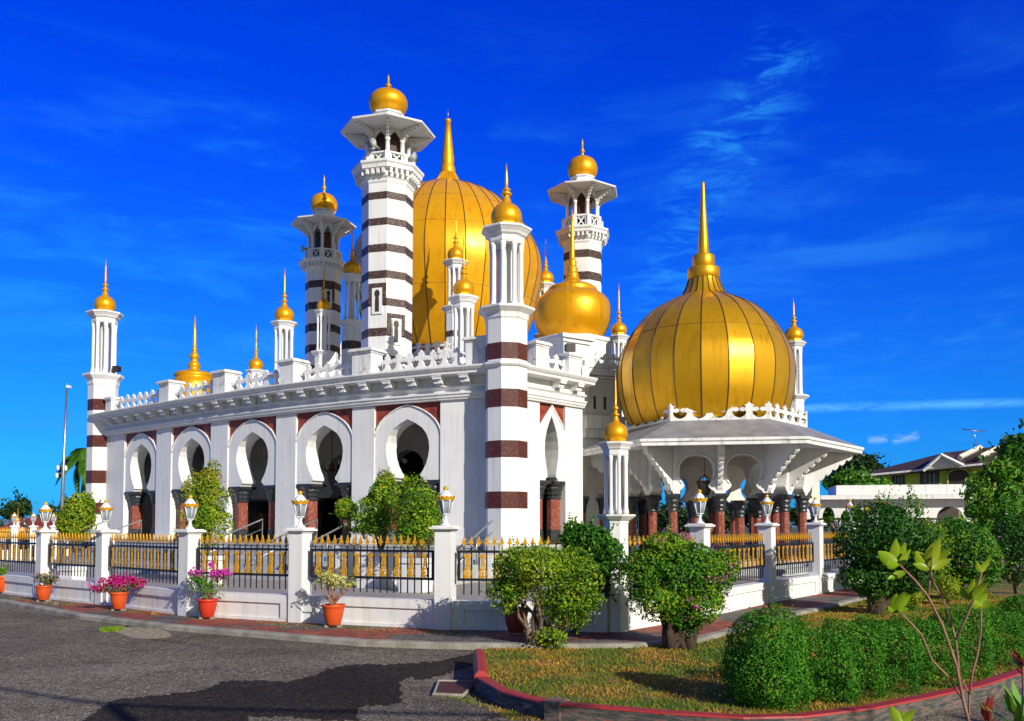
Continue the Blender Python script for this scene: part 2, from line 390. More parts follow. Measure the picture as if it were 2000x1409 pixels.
# the short face right of the corner tower
def RP(px, row): Y = Yh(row, CT); q = P(px, 900, Y); return Vector((q.x, q.y, 0))
rp = [RP(985,714), RP(1044,726), RP(1097,735.5), RP(1136,743)]
d_ = (rp[-1]-rp[0])/3
rp[1] = rp[0]+(rp[-1]-rp[0])*.42; rp[2] = rp[0]+(rp[-1]-rp[0])*.76
rn_ = path_normals(rp)
def seg_fn(A, B):
    d = (B-A); n = Vector((d.y, -d.x, 0)).normalized()
    return (lambda u, o, z: Vector((A.x+d.x*u+n.x*o, A.y+d.y*u+n.y*o, z))), d.length, n
OPEN = [(.25,3.2),(.235,3.27),(.215,3.29),(.20,3.32),(.20,3.40),(.235,3.52),(.28,3.72),(.315,3.98),(.33,4.25),(.32,4.50),(.285,4.73),(.22,4.93),(.13,5.08),(.05,5.18),(0,5.24)]
SURR = [(.5,4.72),(.492,4.85),(.465,5.0),(.415,5.17),(.345,5.33),(.26,5.47),(.16,5.59),(.07,5.67),(0,5.70)]
def keyhole(fn, opn, u0=0.0, u1=1.0, ztop=CB, c=.5, mirror=True):
    return [(u0, opn[0][1])]+[(c-h, z) for h, z in opn]+[(c+h, z) for h, z in reversed(opn[:-1])]+[(u1, opn[0][1]), (u1, ztop), (u0, ztop)]
cap_me = MB()
cap_me.box(-.36,.36,-.33,.33,.50,.62); cap_me.lathe([(.40,.0),(.26,.02),(.25,.1),(.30,.16),(.29,.28),(.37,.36),(.42,.5)], n=12, rot=0, smooth=False)
def hall_column(parent, x, y, z0, ztop, rz=0.0, r=.235, capm=BLACK):
    """pink shaft on a black plinth under a carved black capital (top at ztop)"""
    sh = MB().lathe([(r, z0+.48),(r, ztop-.6)], x, y, 8, rz+pi/8, smooth=False)
    s = part('column', sh, PINK, parent)
    b = MB().lathe([(r*1.35, z0),(r*1.35, z0+.1),(r*1.12, z0+.14),(r*1.08, z0+.48)], x, y, 8, rz+pi/8, smooth=False)
    part('column_base', b, BLACK, s)
    c_ = MB(); k = r/.235
    c_.lathe([(.25*k, ztop-.6),(.27*k, ztop-.56),(.24*k, ztop-.5),(.30*k, ztop-.42),(.27*k, ztop-.36),(.34*k, ztop-.24),(.33*k,ztop-.2),(.42*k, ztop-.1)], x, y, 12, rz, smooth=False)
    a = Vector((cos(rz), sin(rz), 0)); c_.obox(Vector((x,y,0)), a, Vector((-a.y,a.x,0)), ztop-.1, ztop, .38*k, .36*k)
    part('capital', c_, capm, s); return s
def bay(A, B, parent, OPEN=OPEN, SURR=SURR):
    fn, W, n = seg_fn(A, B)
    wl = MB().slab(keyhole(fn, OPEN)[:-2]+[(1, SURR[0][1])]+[(.5+h, z) for h, z in SURR]+[(.5-h, z) for h, z in reversed(SURR[:-1])]+[(0, SURR[0][1])], fn, .0, -.62)
    part('arch_wall', wl, WHITE, parent)
    sp = MB()
    for s in (-1, 1):
        poly = [(.5+s*.5, CB)]+[(.5+s*h, z) for h, z in SURR]+[(.5, CB)]
        sp.slab(poly, fn, -.05, -.4)
    part('spandrel', sp, SPAN, parent)
    sp = MB()
    for s in (-1,1):                                # thin raised string along the arch
        pts = [fn(.5+s*h, .02, z+.0) for h, z in SURR]; sp.tube(pts, .028, 5)
    part('arch_moulding', sp, WHITE, parent)
    rz = atan2((B-A).y, (B-A).x)
    for u in (.16, .84):
        q = fn(u, -.32, 0); hall_column(parent, q.x, q.y, MFL, 3.2, rz)
def pilaster(A, B, parent, u0=0, u1=1, out=.045):
    fn, W, n = seg_fn(A, B)
    mb = MB().slab([(u0,MFL),(u1,MFL),(u1,CB),(u0,CB)], fn, out, -.7)
    mb.slab([(u0-.0,MFL-.06),(u1+.0,MFL-.06),(u1+.0,MFL+.22),(u0-.0,MFL+.22)], fn, out+.05, out+.001)
    part('pilaster', mb, WHITE, parent)
for i in range(0, 11, 2): pilaster(fp[i], fp[i+1], mosque)
for i in range(1, 10, 2): bay(fp[i], fp[i+1], mosque)
pilaster(rp[0], rp[1], mosque); pilaster(rp[2], rp[3], mosque); bay(rp[1], rp[2], mosque, [(.24,3.2),(.235,3.27),(.20,3.29),(.17,3.33),(.17,3.42),(.20,3.62),(.25,3.95),(.27,4.25),(.25,4.55),(.19,4.85),(.10,5.12),(0,5.36)], [(.5,4.95),(.38,5.13),(.25,5.33),(.12,5.52),(0,5.70)])
# cornice
CPROF = [(-.6,CB+.003),(.14,CB+.003),(.16,CB+.05),(.20,CB+.08),(.20,CB+.13),(.25,CB+.17),(.25,CB+.22),(.13,CB+.26),(.13,CB+.33),(.24,CB+.40),(.24,CB+.44),(.15,CB+.47),(.15,CB+.72),(.60,CB+.75),(.60,CB+.82),(.66,CB+.86),(.72,CB+.93),(.72,CT-.02),(.66,CT),(-.6,CT)]
part('cornice', MB().sweep(CPROF, fp, fn_), WHITE, mosque)
part('cornice', MB().sweep(CPROF, rp, rn_), WHITE, mosque)
def brackets(A, B, us, parent):
    fn, W, n = seg_fn(A, B); w_ = .14/W
    for u in us:
        mb = MB()
        for o1, z0, z1 in ((.56,.62,.70),(.46,.50,.62),(.27,.42,.50)):
            mb.slab([(u-w_,CB+z0+.002),(u+w_,CB+z0+.002),(u+w_,CB+z1),(u-w_,CB+z1)], fn, o1, .152)
        mb.slab([(u-w_*1.25,CB+.70),(u+w_*1.25,CB+.70),(u+w_*1.25,CB+.748),(u-w_*1.25,CB+.748)], fn, .58, .152)
        part('bracket', mb, WHITE, parent)
cum = [0]
for a, b in zip(fp, fp[1:]): cum.append(cum[-1]+(b-a).length)
def along(s):
    for i in range(len(fp)-1):
        if s <= cum[i+1] or i == len(fp)-2: return i, (s-cum[i])/(cum[i+1]-cum[i])
def s_of_px(px):
    for i in range(len(fpx)-1):
        if px <= fpx[i+1]:
            # invert the projection on this segment
            lo_, hi = 0.0, 1.0
            for _ in range(30):
                m_ = (lo_+hi)/2; q = fp[i].lerp(fp[i+1], m_)
                X = 1000+q.x/ (q.y/(cos(PITCH)))*FPX*1.0
                a_ = fp[i].x/fp[i].y
                if (q.x/q.y) < (px-1000)/FPX/cos(PITCH)*(1): lo_ = m_
                else: hi = m_
            return cum[i]+(cum[i+1]-cum[i])*m_
s0, s1 = s_of_px(215), s_of_px(945); nb = 22
for k in range(nb):
    i, u = along(s0+(s1-s0)*(k+.5)/nb); brackets(fp[i], fp[i+1], [u], mosque)
fnr, Wr, nr = seg_fn(rp[0], rp[3]); brackets(rp[0], rp[3], [.58, .82], mosque)
# cresting of carved fleurs between pedestals
FLEUR = [(.50,0),(.34,.05),(.20,.16),(.14,.34),(.17,.45),(.30,.40),(.42,.44),(.47,.55),(.40,.66),(.27,.68),(.20,.63),(.17,.72),(.25,.79),(.12,.87),(0,1.0)]
def fleur(mb, fn, W, u, z0, w_, h, out=.06, d=.09):
    k = w_/W
    poly = [(u+a*k, z0+b*h) for a, b in FLEUR]+[(u-a*k, z0+b*h) for a, b in reversed(FLEUR[:-1])]
    mb.slab(poly, fn, out, out-d)
def pedestal(c, a, w_, z0, z1, parent, b=None):
    n = Vector((a.y,-a.x,0)); mb = MB(); h = w_/2
    mb.obox(c, a, n, z0, z1-.16, h, h*.8); mb.obox(c, a, n, z1-.16, z1-.10, h*1.10, h*.9); mb.obox(c, a, n, z1-.10, z1-.04, h*1.28, h*1.08); mb.obox(c, a, n, z1-.04, z1, h*1.18, h*.98)
    return part('pedestal', mb, OLDW, parent)
def crest_run(sa, sb, items, parent, z0=CT+.02, h0=.56):
    m_ = [along(sa+(sb-sa)*t)[0] for t in (.02,.98)]
    i0, u0 = along(sa); i1, u1 = along(sb)
    A = fp[i0].lerp(fp[i0+1], u0); B = fp[i1].lerp(fp[i1+1], u1)
    fn, W, n = seg_fn(A, B); mb = MB()
    mb.slab([(0,z0),(1,z0),(1,z0+.14),(0,z0+.14)], fn, .07, -.05)
    K = len(items); w_ = W/(K+1)
    for k, it in enumerate(items):
        fleur(mb, fn, W, (k+1)/(K+1), z0+.14, w_*(1.15 if it == 'L' else .98), h0*(1.06 if it == 'L' else 1.0), .06)
    for u, s in ((0,1),(1,-1)):        # half pieces against the pedestals
        k_ = w_/W; poly = [(u, z0+.14)]+[(u+s*a*k_*.9, z0+.14+b*h0*.8) for a, b in FLEUR[:9]]+[(u, z0+.14+.66*h0*.8)]
        mb.slab(poly, fn, .06, -.03)
    part('cresting', mb, OLDW, parent)
peds = [(218,.55),(330,.75),(438,.75),(569,.75),(716,.80),(936,.72)]
ps = []
for px, w_ in peds:
    s_ = s_of_px(px); i, u = along(s_); q = fp[i].lerp(fp[i+1], u); a = (fp[i+1]-fp[i]).normalized()
    pedestal(q+Vector((a.y,-a.x,0))*.0, a, w_, CT+.01, CT+ (.95 if px > 300 else .75), mosque); ps.append((s_, w_))
pat = ['sLsLsLs', 'sLsLs', 'sLsLs', 'sLsLs', 'sLsLsLs']
for k in range(5): crest_run(ps[k][0]+ps[k][1]/2, ps[k+1][0]-ps[k+1][1]/2, pat[k], mosque)
ar = (rp[3]-rp[0]).normalized()
def ratr(u): return rp[0].lerp(rp[3], u)
pedestal(ratr(.40), ar, .62, CT+.01, CT+.95, mosque); pd = pedestal(ratr(.83), ar, .62, CT+.01, CT+.80, mosque)
mb = MB(); z0 = CT+.02
mb.slab([(.3,z0),(1.08,z0),(1.08,z0+.14),(.3,z0+.14)], fnr, .07, -.05)
for u, h_ in ((.52,.5),(.64,.54),(.75,.45)): fleur(mb, fnr, Wr, u, z0+.14, .55, h_)
mb.slab([(1.08,z0+.14),(1.08,z0+.75),(1.03,z0+.7),(1.03,z0+.5),(.98,z0+.46),(1.0,z0+.14)], fnr, .06, -.05)
part('cresting', mb, OLDW, mosque)
# plinth, floor, ceiling, roof, inner walls
full = fp+rp[1:]; fulln = path_normals(full)
part('plinth', MB().sweep([(.32,PZ),(.32,MFL-.08),(.36,MFL-.08),(.36,MFL-.002),(-9,MFL-.002),(-9,PZ)], full, fulln), MARB, mosque)
fq = fp[:-1]+[fp[-1]]
part('ceiling', MB().sweep([(-.7,5.60),(-.7,5.74),(-9,5.74),(-9,5.60)], fp, fn_), INNER, mosque)
part('flat_roof', MB().sweep([(-.62,6.35),(-.62,6.66),(-9.4,6.66),(-9.4,6.35)], fp, fn_), OLDW, mosque)
inn = [p-n*4.6 for p, n in zip(fp, fn_)]
OPN2 = [(.30,2.9),(.24,3.0),(.21,3.1),(.25,3.3),(.31,3.6),(.34,3.95),(.31,4.3),(.22,4.55),(.1,4.68),(0,4.72)]
for k in range(len(fp)-1):
    A, B = inn[k], inn[k+1]; fn, W, n = seg_fn(A, B)
    if k % 2 == 1:
        part('inner_wall', MB().slab(keyhole(fn, OPN2, ztop=5.6), fn, 0, -.5), INNER, mosque)
    else:
        part('inner_wall', MB().slab([(0,2.9),(1,2.9),(1,5.6),(0,5.6)], fn, 0, -.5), INNER, mosque)
        q = fn(.5, -.25, 0); hall_column(mosque, q.x, q.y, MFL, 2.9, 0, .26)
bk = [p-n*9.2 for p, n in zip(fp, fn_)]
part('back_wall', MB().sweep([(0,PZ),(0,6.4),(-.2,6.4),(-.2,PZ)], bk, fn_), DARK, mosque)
for k in (1,3,5,7,9):
    A, B = bk[k], bk[k+1]; fn, W, n = seg_fn(A, B)
    part('inner_door', MB().slab([(.2,MFL),(.8,MFL),(.8,3.8),(.5,4.1),(.2,3.8)], fn, .12, .02), WOOD, mosque)
    q = fn(.1, 2.6, 0); part('door_panel', MB().slab([(-.1,MFL),(.35,MFL),(.35,3.6),(-.1,3.6)], fn, 2.3, 2.2), WOOD, mosque)
part('end_wall', MB().slab([(0,PZ),(1,PZ),(1,CT-.1),(0,CT-.1)], seg_fn(fp[0]-fn_[0]*9.2, fp[0]-fn_[0]*.7)[0], .0, -.3), WHITE, mosque)
# solid behind the corner tower and short face
A = rp[3]; B = rp[3]+Vector((-.6, 6.0, 0))
part('end_wall', MB().slab([(0,PZ),(1,PZ),(1,CT),(0,CT)], seg_fn(A, B)[0], 0, -.4), WHITE, mosque)
part('roof_slab', MB().add([(p.x,p.y,z) for z in (6.4,6.7) for p in (rp[0]-rn_[0]*.5, rp[3]-rn_[3]*.5, B, Vector((-3.0,36,0)))],[(3,2,1,0),(4,5,6,7),(0,1,5,4),(1,2,6,5),(2,3,7,6),(3,0,4,7)]), OLDW, mosque)
# steps along the front, with side ramp walls
st = [(.34,PZ)]; ns = 7
top = MFL-.14; stp = []
z_ = top; o = .34
prof = [(.34,PZ+.002)]
for k in range(ns): pass
rise = (top-PZ)/ns
prof = [(.33, PZ+.002),(.33, top)]
for k in range(ns): prof += [(.33+.50*(k+1), top-rise*k), (.33+.50*(k+1), top-rise*(k+1)+(.002 if k == ns-1 else 0))]
part('stair', MB().sweep(prof, fp[1:], fn_[1:]), MARB, mosque)
TAPE = mat('yellow_tape', (.75,.62,.02), .5, var=(.6,.5,.02), vscale=10)
for px in (515, 652, 925, 238):
    i, u = along(s_of_px(px)); fn, W, n = seg_fn(fp[i], fp[i+1])
    mb = MB(); k = .45/W
    mb.slab([(u-k, top-rise*6+.03),(u+k, top-rise*6+.03),(u+k, top-rise*6+.08),(u-k, top-rise*6+.08)], fn, .33+.50*7+.012, .33+.50*7+.001)
    part('warning_strip', mb, TAPE, mosque)
def handrail(px, parent, s=1, name='handrail'):
    i, u = along(s_of_px(px)); fn, W, n = seg_fn(fp[i], fp[i+1]); mb = MB()
    a, b = fn(u, .5, MFL+.85), fn(u, 3.2, PZ+.9)
    mb.tube([fn(u,.5,MFL), a, b, fn(u,3.2,PZ)], .03, 6); mb.tube([a-Vector((0,0,.35)), b-Vector((0,0,.35))], .018, 5); mb.tube([fn(u,1.9,PZ+.5), fn(u,1.9,PZ+1.35)], .02, 5)
    part(name, mb, STEEL, parent)
for px in (235, 300, 535, 640, 715, 1000-20): handrail(px, mosque)

# ---------------------------------------------------------------- gold finials and turrets
def onion_prof(R, H, cap=False):
    """bulb of radius R with ringed neck and spike, total height H"""
    s = H-2.25*R
    return [(.80*R,0),(.82*R,.06*R),(.80*R,.30*R),(.93*R,.42*R),(1.0*R,.70*R),(.97*R,1.0*R),(.86*R,1.28*R),(.66*R,1.50*R),(.42*R,1.64*R),(.33*R,1.72*R),(.27*R,1.92*R),(.20*R,2.10*R),(.17*R,2.18*R),
        (.30*R,2.22*R),(.36*R,2.30*R),(.28*R,2.38*R),(.16*R,2.45*R),(.14*R,2.25*R+.12*s),(.24*R,2.25*R+.14*s),(.27*R,2.25*R+.17*s),(.18*R,2.25*R+.20*s),(.10*R,2.25*R+.24*s),(.11*R,2.25*R+.42*s),(.07*R,2.25*R+.72*s),(.015*R,2.25*R+s)]
ROTT = radians(32)
def column_me(r, h):
    return MB().lathe([(r*1.45,0),(r*1.5,h*.05),(r*1.05,h*.12),(r*1.12,h*.13),(r,h*.145),(r,h*.86),(r*1.12,h*.87),(r,h*.885),(r*1.25,h*.95),(r*1.35,h)], n=10)
def turret(parent, name, px, Y, R, rows, hw, bands=(), bmat=BANDN, zbot=None, ref=None, nslim=8, rot=ROTT, wm=WHITE, label=None):
    tip, base, capb, colb, lcapb, bot = rows; hc, hcol, hl, hs = hw
    ref = ref or base; m = Mx(base, Y); c = P(px, ref, Y); x, y = c.x, c.y
    z = lambda r_: Zr(r_, Y)
    zb = zbot if zbot is not None else z(bot)
    k = 1/cos(pi/8)**.5
    hc, hcol, hl, hs = [v*m for v in (hc, hcol, hl, hs)]
    zc, zcb, zl, zlb = Zr(base, Y-hc*.95), Zr(capb, Y-hcol*.95), Zr(colb, Y-hl*.95), Zr(lcapb, Y-hs*.95); zs = lambda r_: Zr(r_, Y-hs*.95)
    mb = MB(); dl = zl-zlb
    mb.lathe([(hs,zb),(hs,zlb),(hs*1.06,zlb+dl*.15),(hs*1.06,zlb+dl*.3),(hl*.80,zlb+dl*.5),(hl*.86,zlb+dl*.6),(hl*.98,zlb+dl*.8),(hl,zlb+dl*.85),(hl,zl)], x, y, 8, rot, False)
    dc = zc-zcb
    cp = MB().lathe([(hcol*.98,zcb-.02*dc),(hcol*1.03,zcb+dc*.1),(hcol*1.03,zcb+dc*.40),(hc*.80,zcb+dc*.5),(hc*.84,zcb+dc*.62),(hc*.95,zcb+dc*.8),(hc,zcb+dc*.86),(hc,zc-dc*.04),(hc*.96,zc)], x, y, 8, rot, False)
    t = part(name, mb, wm, parent, label=label)
    part('cap', cp, wm, t)
    core = MB().lathe([(hcol*.36,zl+.001),(hcol*.36,zcb)], x, y, 8, rot, False)
    part('core_shaft', core, wm, t)
    h = zcb-zl; cr = hcol*.135
    cme = mesh_of('column', column_me(cr, h), wm)
    for i in range(nslim):
        a = rot+2*pi*i/nslim; rr = hcol*.83
        o_ = part('column', cme, wm, t, local=True); o_.location = (x+sin(a)*rr, y-cos(a)*rr, zl)
    R = R*m
    pr = [(r_, zc+zz) for r_, zz in onion_prof(R, z(tip)-zc)]
    on = MB().lathe(pr, x, y, 28, 0, True); og = part('gold_onion', on, GOLDS, t)
    part('gold_collar', MB().lathe([(R*.90,zc+.002),(R*.90,zc+.30*R),(R*.78,zc+.36*R)], x, y, 8, rot, False), GOLDS, t)
    for a, b in bands:
        b1 = MB().lathe([(hs*1.012,zs(b)),(hs*1.012,zs(a))], x, y, 8, rot, False); part('marble_band', b1, bmat, t)
    return t
def floodlight(x, y, z, rz, label, parent=None):
    r = root_of('floodlight', (x,y,z), rz, label, 'floodlight')
    mb = MB().box(-.15,.15,-.10,.08,.10,.34); mb.box(-.18,.18,-.13,-.10,.08,.36); part('housing', mb, IRON, r, True)
    part('glass_face', MB().box(-.14,.14,-.137,-.131,.11,.33), DARK, r, True)
    part('mounting_frame', MB().tube([(-.13,0,.12),(-.13,0,0),(.13,0,0),(.13,0,.12)], .012, 5), IRON, r, True)
    return r
# corner tower (shaft to the ground)
YB = fp[-1].y-.25
turret(mosque, 'corner_tower', 989, YB, 31, (320,433,470,592,621,1057), (51,35,57,41.5), [(668,700),(759,794),(860,893),(960,993)], BANDR, MFL-.1, ref=750)
tb = MB(); cB = P(989,750,YB); tb.lathe([(47*Mx(1000,YB),PZ),(47*Mx(1000,YB),MFL+.1),(43*Mx(1000,YB),MFL+.14)], cB.x, cB.y, 8, ROTT, False); part('tower_plinth', tb, WHITE, mosque)
ctc = MB().sweep([(.0,CT-.16),(.07,CT-.13),(.11,CT-.08),(.11,CT-.003),(0,CT-.003)], [Vector((cB.x+sin(ROTT+i*pi/4)*41.5*Mx(750,YB), cB.y-cos(ROTT+i*pi/4)*41.5*Mx(750,YB),0)) for i in range(8)], [Vector((sin(ROTT+i*pi/4),-cos(ROTT+i*pi/4),0))*1.08 for i in range(8)], True)
part('tower_cornice', ctc, WHITE, mosque)
YA = fp[0].y+.1
turret(mosque, 'end_tower', 203, YA, 20, (506,604,628,727,752,1050), (34,23,37,27), [(779,801),(850,873),(919,944),(982,1005)], BANDR, MFL-.1, ref=700)
turret(mosque, 'turret', 555, 36.5, 18.7, (524,625,642,727,741,790), (27,19,30,20), ref=640)
turret(mosque, 'turret', 500, 42, 14, (634,721,735,780,790,810), (20,14,22,15), ref=700)
turret(mosque, 'turret', 632, 37, 13.5, (523,604,617,684,697,760), (19,14,25,17), ref=640)
turret(mosque, 'turret', 687, 38, 17, (444,533,549,623,640,760), (23,16,25,20), [(665,681)], ref=600)
turret(mosque, 'turret', 890, 39.5, 16.5, (415,504,522,595,611,730), (26,17,28,20), [(645,657)], ref=560)
turret(mosque, 'turret', 905.5, 33, 21, (463,574,600,689,703,760), (31,21,30,24), ref=620)
turret(mosque, 'turret', 1066, 48, 16, (467,551,568,650,660,720), (23,16,25,18), ref=560)
turret(mosque, 'turret', 1209, 42, 15.5, (553,653,669,750,760,820), (20,14,24,17), ref=640)
turret(mosque, 'turret', 1551, 46, 18, (582,665,682,770,784,880), (23,15,27,17), ref=680)

# ---------------------------------------------------------------- minarets
WOODD = mat('chamber_wood', (.035,.014,.008), .6, var=(.09,.03,.015), vscale=5)
HORN = mat('horn_speaker_grey', (.42,.44,.38), .5, var=(.30,.32,.30), vscale=6)
def minaret(px, Y, ref, k, rows, bands, windows, name='minaret', label=None, rot=radians(7), horns=()):
    """k = half-width of the shaft at the cornice, in photo pixels; rows from the top down"""
    tip, btop, bbot, rooftop, eave, colt, colb, balb, corb = rows
    c = P(px, ref, Y); x, y = c.x, c.y; m = Mx(rooftop, Y)
    S = k*m; z = lambda r_: Zr(r_, Y); zn = lambda r_: Zr(r_, Y-.95*S)
    mb = MB().lathe([(S*.955, z(820)),(S*1.0, zn(corb)-.10*S)], x, y, 8, rot, False)
    t = part(name, mb, WHITE, mosque, label=label)
    zc0, zc1 = zn(corb)-.10*S, zn(balb); d = zc1-zc0
    cb = MB().lathe([(S,zc0),(S*1.05,zc0+d*.1),(S*1.05,zc0+d*.2),(S*1.12,zc0+d*.28),(S*1.12,zc0+d*.58),(S*1.34,zc0+d*.62),(S*1.36,zc0+d*.78),(S*1.42,zc0+d*.86),(S*1.42,zc0+d*.97),(S*1.36,zc1)], x, y, 8, rot, False)
    part('gallery_cornice', cb, WHITE, t)
    br = MB()
    for i in range(8):
        a0, a1 = rot+i*pi/4, rot+(i+1)*pi/4
        for f in (.14,.38,.62,.86):
            p0 = Vector((sin(a0),-cos(a0),0)); p1 = Vector((sin(a1),-cos(a1),0)); pp = p0.lerp(p1, f); n = (p0+p1).normalized(); a = Vector((-n.y,n.x,0))
            br.obox(Vector((x,y,0))+pp*S*1.20, a, n, zc0+d*.36, zc0+d*.60, S*.05, S*.10)
    part('bracket', br, WHITE, t)
    # balustrade with crossed lattice
    zb0, zb1 = zc1, zn(colb); h = zb1-zb0
    bl = MB().lathe([(S*1.02,zb0+.001),(S*1.02,zb0+h*.14),(S*.96,zb0+h*.16)], x, y, 8, rot, False); bl.lathe([(S*.96,zb1-h*.14),(S*1.04,zb1-h*.12),(S*1.04,zb1)], x, y, 8, rot, False)
    lat = MB()
    for i in range(8):
        a0, a1 = rot+i*pi/4, rot+(i+1)*pi/4
        p0 = Vector((x+sin(a0)*S*.98,y-cos(a0)*S*.98,0)); p1 = Vector((x+sin(a1)*S*.98,y-cos(a1)*S*.98,0))
        fn, W, n = seg_fn(p0, p1)
        for u in (0,1):
            q = p0.lerp(p1, u); bl.obox(q, (p1-p0).normalized(), n, zb0, zb1, S*.11, S*.05) if u == 0 else None
        bl.slab([(.12,zb0+h*.14),(.24,zb0+h*.14),(.24,zb1-h*.12),(.12,zb1-h*.12)], fn, 0, -.06*S)
        bl.slab([(.76,zb0+h*.14),(.88,zb0+h*.14),(.88,zb1-h*.12),(.76,zb1-h*.12)], fn, 0, -.06*S)
        lat.slab([(.24,zb0+h*.16),(.33,zb0+h*.16),(.76,zb1-h*.14),(.67,zb1-h*.14)], fn, -.005, -.05*S)
        lat.slab([(.67,zb0+h*.16),(.76,zb0+h*.16),(.33,zb1-h*.14),(.24,zb1-h*.14)], fn, -.012, -.045*S)
    b_ = part('balustrade', bl, WHITE, t); part('lattice', lat, WHITE, b_) if False else part('lattice', lat, WHITE, t)
    # gallery columns, arched head and dark cell
    zt = zn(colt); hcol = zt-zb1
    cme = mesh_of('column', column_me(S*.085, hcol), WHITE)
    for i in range(8):
        a = rot+i*pi/4; o_ = part('column', cme, WHITE, t, local=True); o_.location = (x+sin(a)*S*.80, y-cos(a)*S*.80, zb1)
    part('bell_chamber', MB().lathe([(S*.50,zb1-.3*h),(S*.50,zt+S*.3)], x, y, 8, rot, False), WOODD, t)
    for sa, row in horns:
        hd_ = Vector((sin(sa),-cos(sa),0)); o_ = Vector((x,y,zn(row)))+hd_*S*.92; hb_ = MB(); hb_.tube([o_-hd_*.25*S, o_, o_+hd_*.12*S, o_+hd_*.30*S], [.05*S,.06*S,.10*S,.20*S], 14); part('horn_speaker', hb_, HORN, t)
    hd = MB()
    ze = z(eave); zr = z(rooftop)
    za = ze-.02; zr = ze+.26*S
    for i in range(8):
        a0, a1 = rot+i*pi/4, rot+(i+1)*pi/4
        p0 = Vector((x+sin(a0)*S*.84,y-cos(a0)*S*.84,0)); p1 = Vector((x+sin(a1)*S*.84,y-cos(a1)*S*.84,0)); fn, W, n = seg_fn(p0, p1)
        hh = za-zt
        opn = [(.40,zt),(.40,zt+hh*.12),(.30,zt+hh*.20),(.30,zt+hh*.36),(.18,zt+hh*.46),(.18,zt+hh*.60),(.07,zt+hh*.68),(0,zt+hh*.85)]
        hd.slab(keyhole(fn, opn, ztop=za), fn, 0, -.08*S)
    part('arcade_head', hd, WHITE, t)
    E_ = S*1.84
    rf = MB().lathe([(S*.84,za+.001),(E_*.985,ze+.0*S),(E_,ze+.01*S),(E_*1.01,ze+.075*S),(E_*.985,ze+.085*S),(S*.78,zr),(S*.5,zr+.01)], x, y, 8, rot, False)
    part('eave_roof', rf, WHITE, t)
    for i in range(8):
        bk_ = MB()
        a = rot+i*pi/4; d_r = Vector((sin(a),-cos(a),0)); side = Vector((-d_r.y,d_r.x,0)); c0 = Vector((x,y,0))
        fn = lambda u, o, zz, d_r=d_r, side=side: Vector((c0.x+d_r.x*u+side.x*o, c0.y+d_r.y*u+side.y*o, zz))
        r0, r1 = S*.86, E_*.90; zl0, zl1 = zt+.02, ze-.01*S
        low = []; n_ = 5
        for q in range(n_):
            f0, f1 = q/n_, (q+1)/n_
            for f, dz in ((f0, 0.0),(f0+.03,-.05*S),(f1-.07,-.05*S),(f1-.05,0.04*S)):
                low.append((r0+(r1-r0)*f, zl0+(zl1-zl0)*f**.8+dz if f>0 else zl0))
        top_ = [(r1, ze-.0*S+.0), (r0, za-.04)]
        bk_.slab(low+[(r1, zl1+.02)]+top_[1:], fn, S*.06, -S*.06)
        part('eave_bracket', bk_, WHITE, t)
    # small rail under the ball and the gold ball
    zk = Zr(bbot-3, Y-.64*S); R = (S*.77)
    part('roof_rail', MB().lathe([(S*.66,zr-.02),(S*.66,zk-.26*S),(S*.60,zk-.24*S),(S*.60,zk-.10*S),(S*.67,zk-.08*S),(S*.67,zk-.02*S),(S*.62,zk)], x, y, 8, rot, False), WHITE, t)
    zb_, zt_ = z(bbot+13), z(btop); H = zt_-zb_
    pr = [(.45,0),(.74,.10),(.93,.26),(1.0,.44),(.985,.58),(.90,.73),(.74,.86),(.52,.945),(.30,.985),(.14,1.0)]
    pr = [(r_*R, zb_+q*H) for r_, q in pr]; hs = z(tip)-zt_
    pr += [(.10*R,zt_+.01),(.085*R,zt_+.22*hs),(.14*R,zt_+.26*hs),(.17*R,zt_+.31*hs),(.11*R,zt_+.36*hs),(.12*R,zt_+.40*hs),(.065*R,zt_+.46*hs),(.055*R,zt_+.8*hs),(.012*R,zt_+hs)]
    part('gold_ball', MB().lathe(pr, x, y, 32, 0, True), GOLDS, t)
    for a, b in bands:
        za_, zb2 = zn(a), zn(b); f = lambda q: S*(.955+.045*(q-z(820))/(z(corb)-z(820)))*1.012
        part('marble_band', MB().lathe([(f(zb2),zb2),(f(za_),za_)], x, y, 8, rot, False), BANDN, t)
    for face, w0, w1 in windows:     # face index: side between vertices
        a0, a1 = rot+face*pi/4, rot+(face+1)*pi/4; zz1, zz0 = zn(w0), zn(w1); s2 = S*.985
        p0 = Vector((x+sin(a0)*s2,y-cos(a0)*s2,0)); p1 = Vector((x+sin(a1)*s2,y-cos(a1)*s2,0)); fn, W, n = seg_fn(p0, p1)
        hh = zz1-zz0
        fr = MB().slab([(.04,zz0+.30*hh),(.22,zz0+.30*hh),(.22,zz1-.14*hh),(.80,zz1-.14*hh),(.80,zz0+.30*hh),(.98,zz0+.30*hh),(.98,zz1),(.04,zz1)], fn, .05, -.02)
        part('window_band', fr, BANDN, t)
        wf = MB().slab([(.23,zz0),(.79,zz0),(.79,zz1-.15*hh),(.23,zz1-.15*hh)], fn, .045, .0)
        w_ = part('window', wf, WHITE, t)
        op = [(.40,zz0+.07*hh),(.62,zz0+.07*hh),(.62,zz0+.5*hh),(.59,zz0+.53*hh),(.64,zz0+.60*hh),(.66,zz0+.67*hh),(.62,zz0+.75*hh),(.51,zz0+.80*hh),(.40,zz0+.75*hh),(.36,zz0+.67*hh),(.38,zz0+.60*hh),(.43,zz0+.53*hh),(.40,zz0+.5*hh)]
        part('window_opening', MB().slab(op, fn, .052, .0455), DARK, t)
    return t, x, y, S
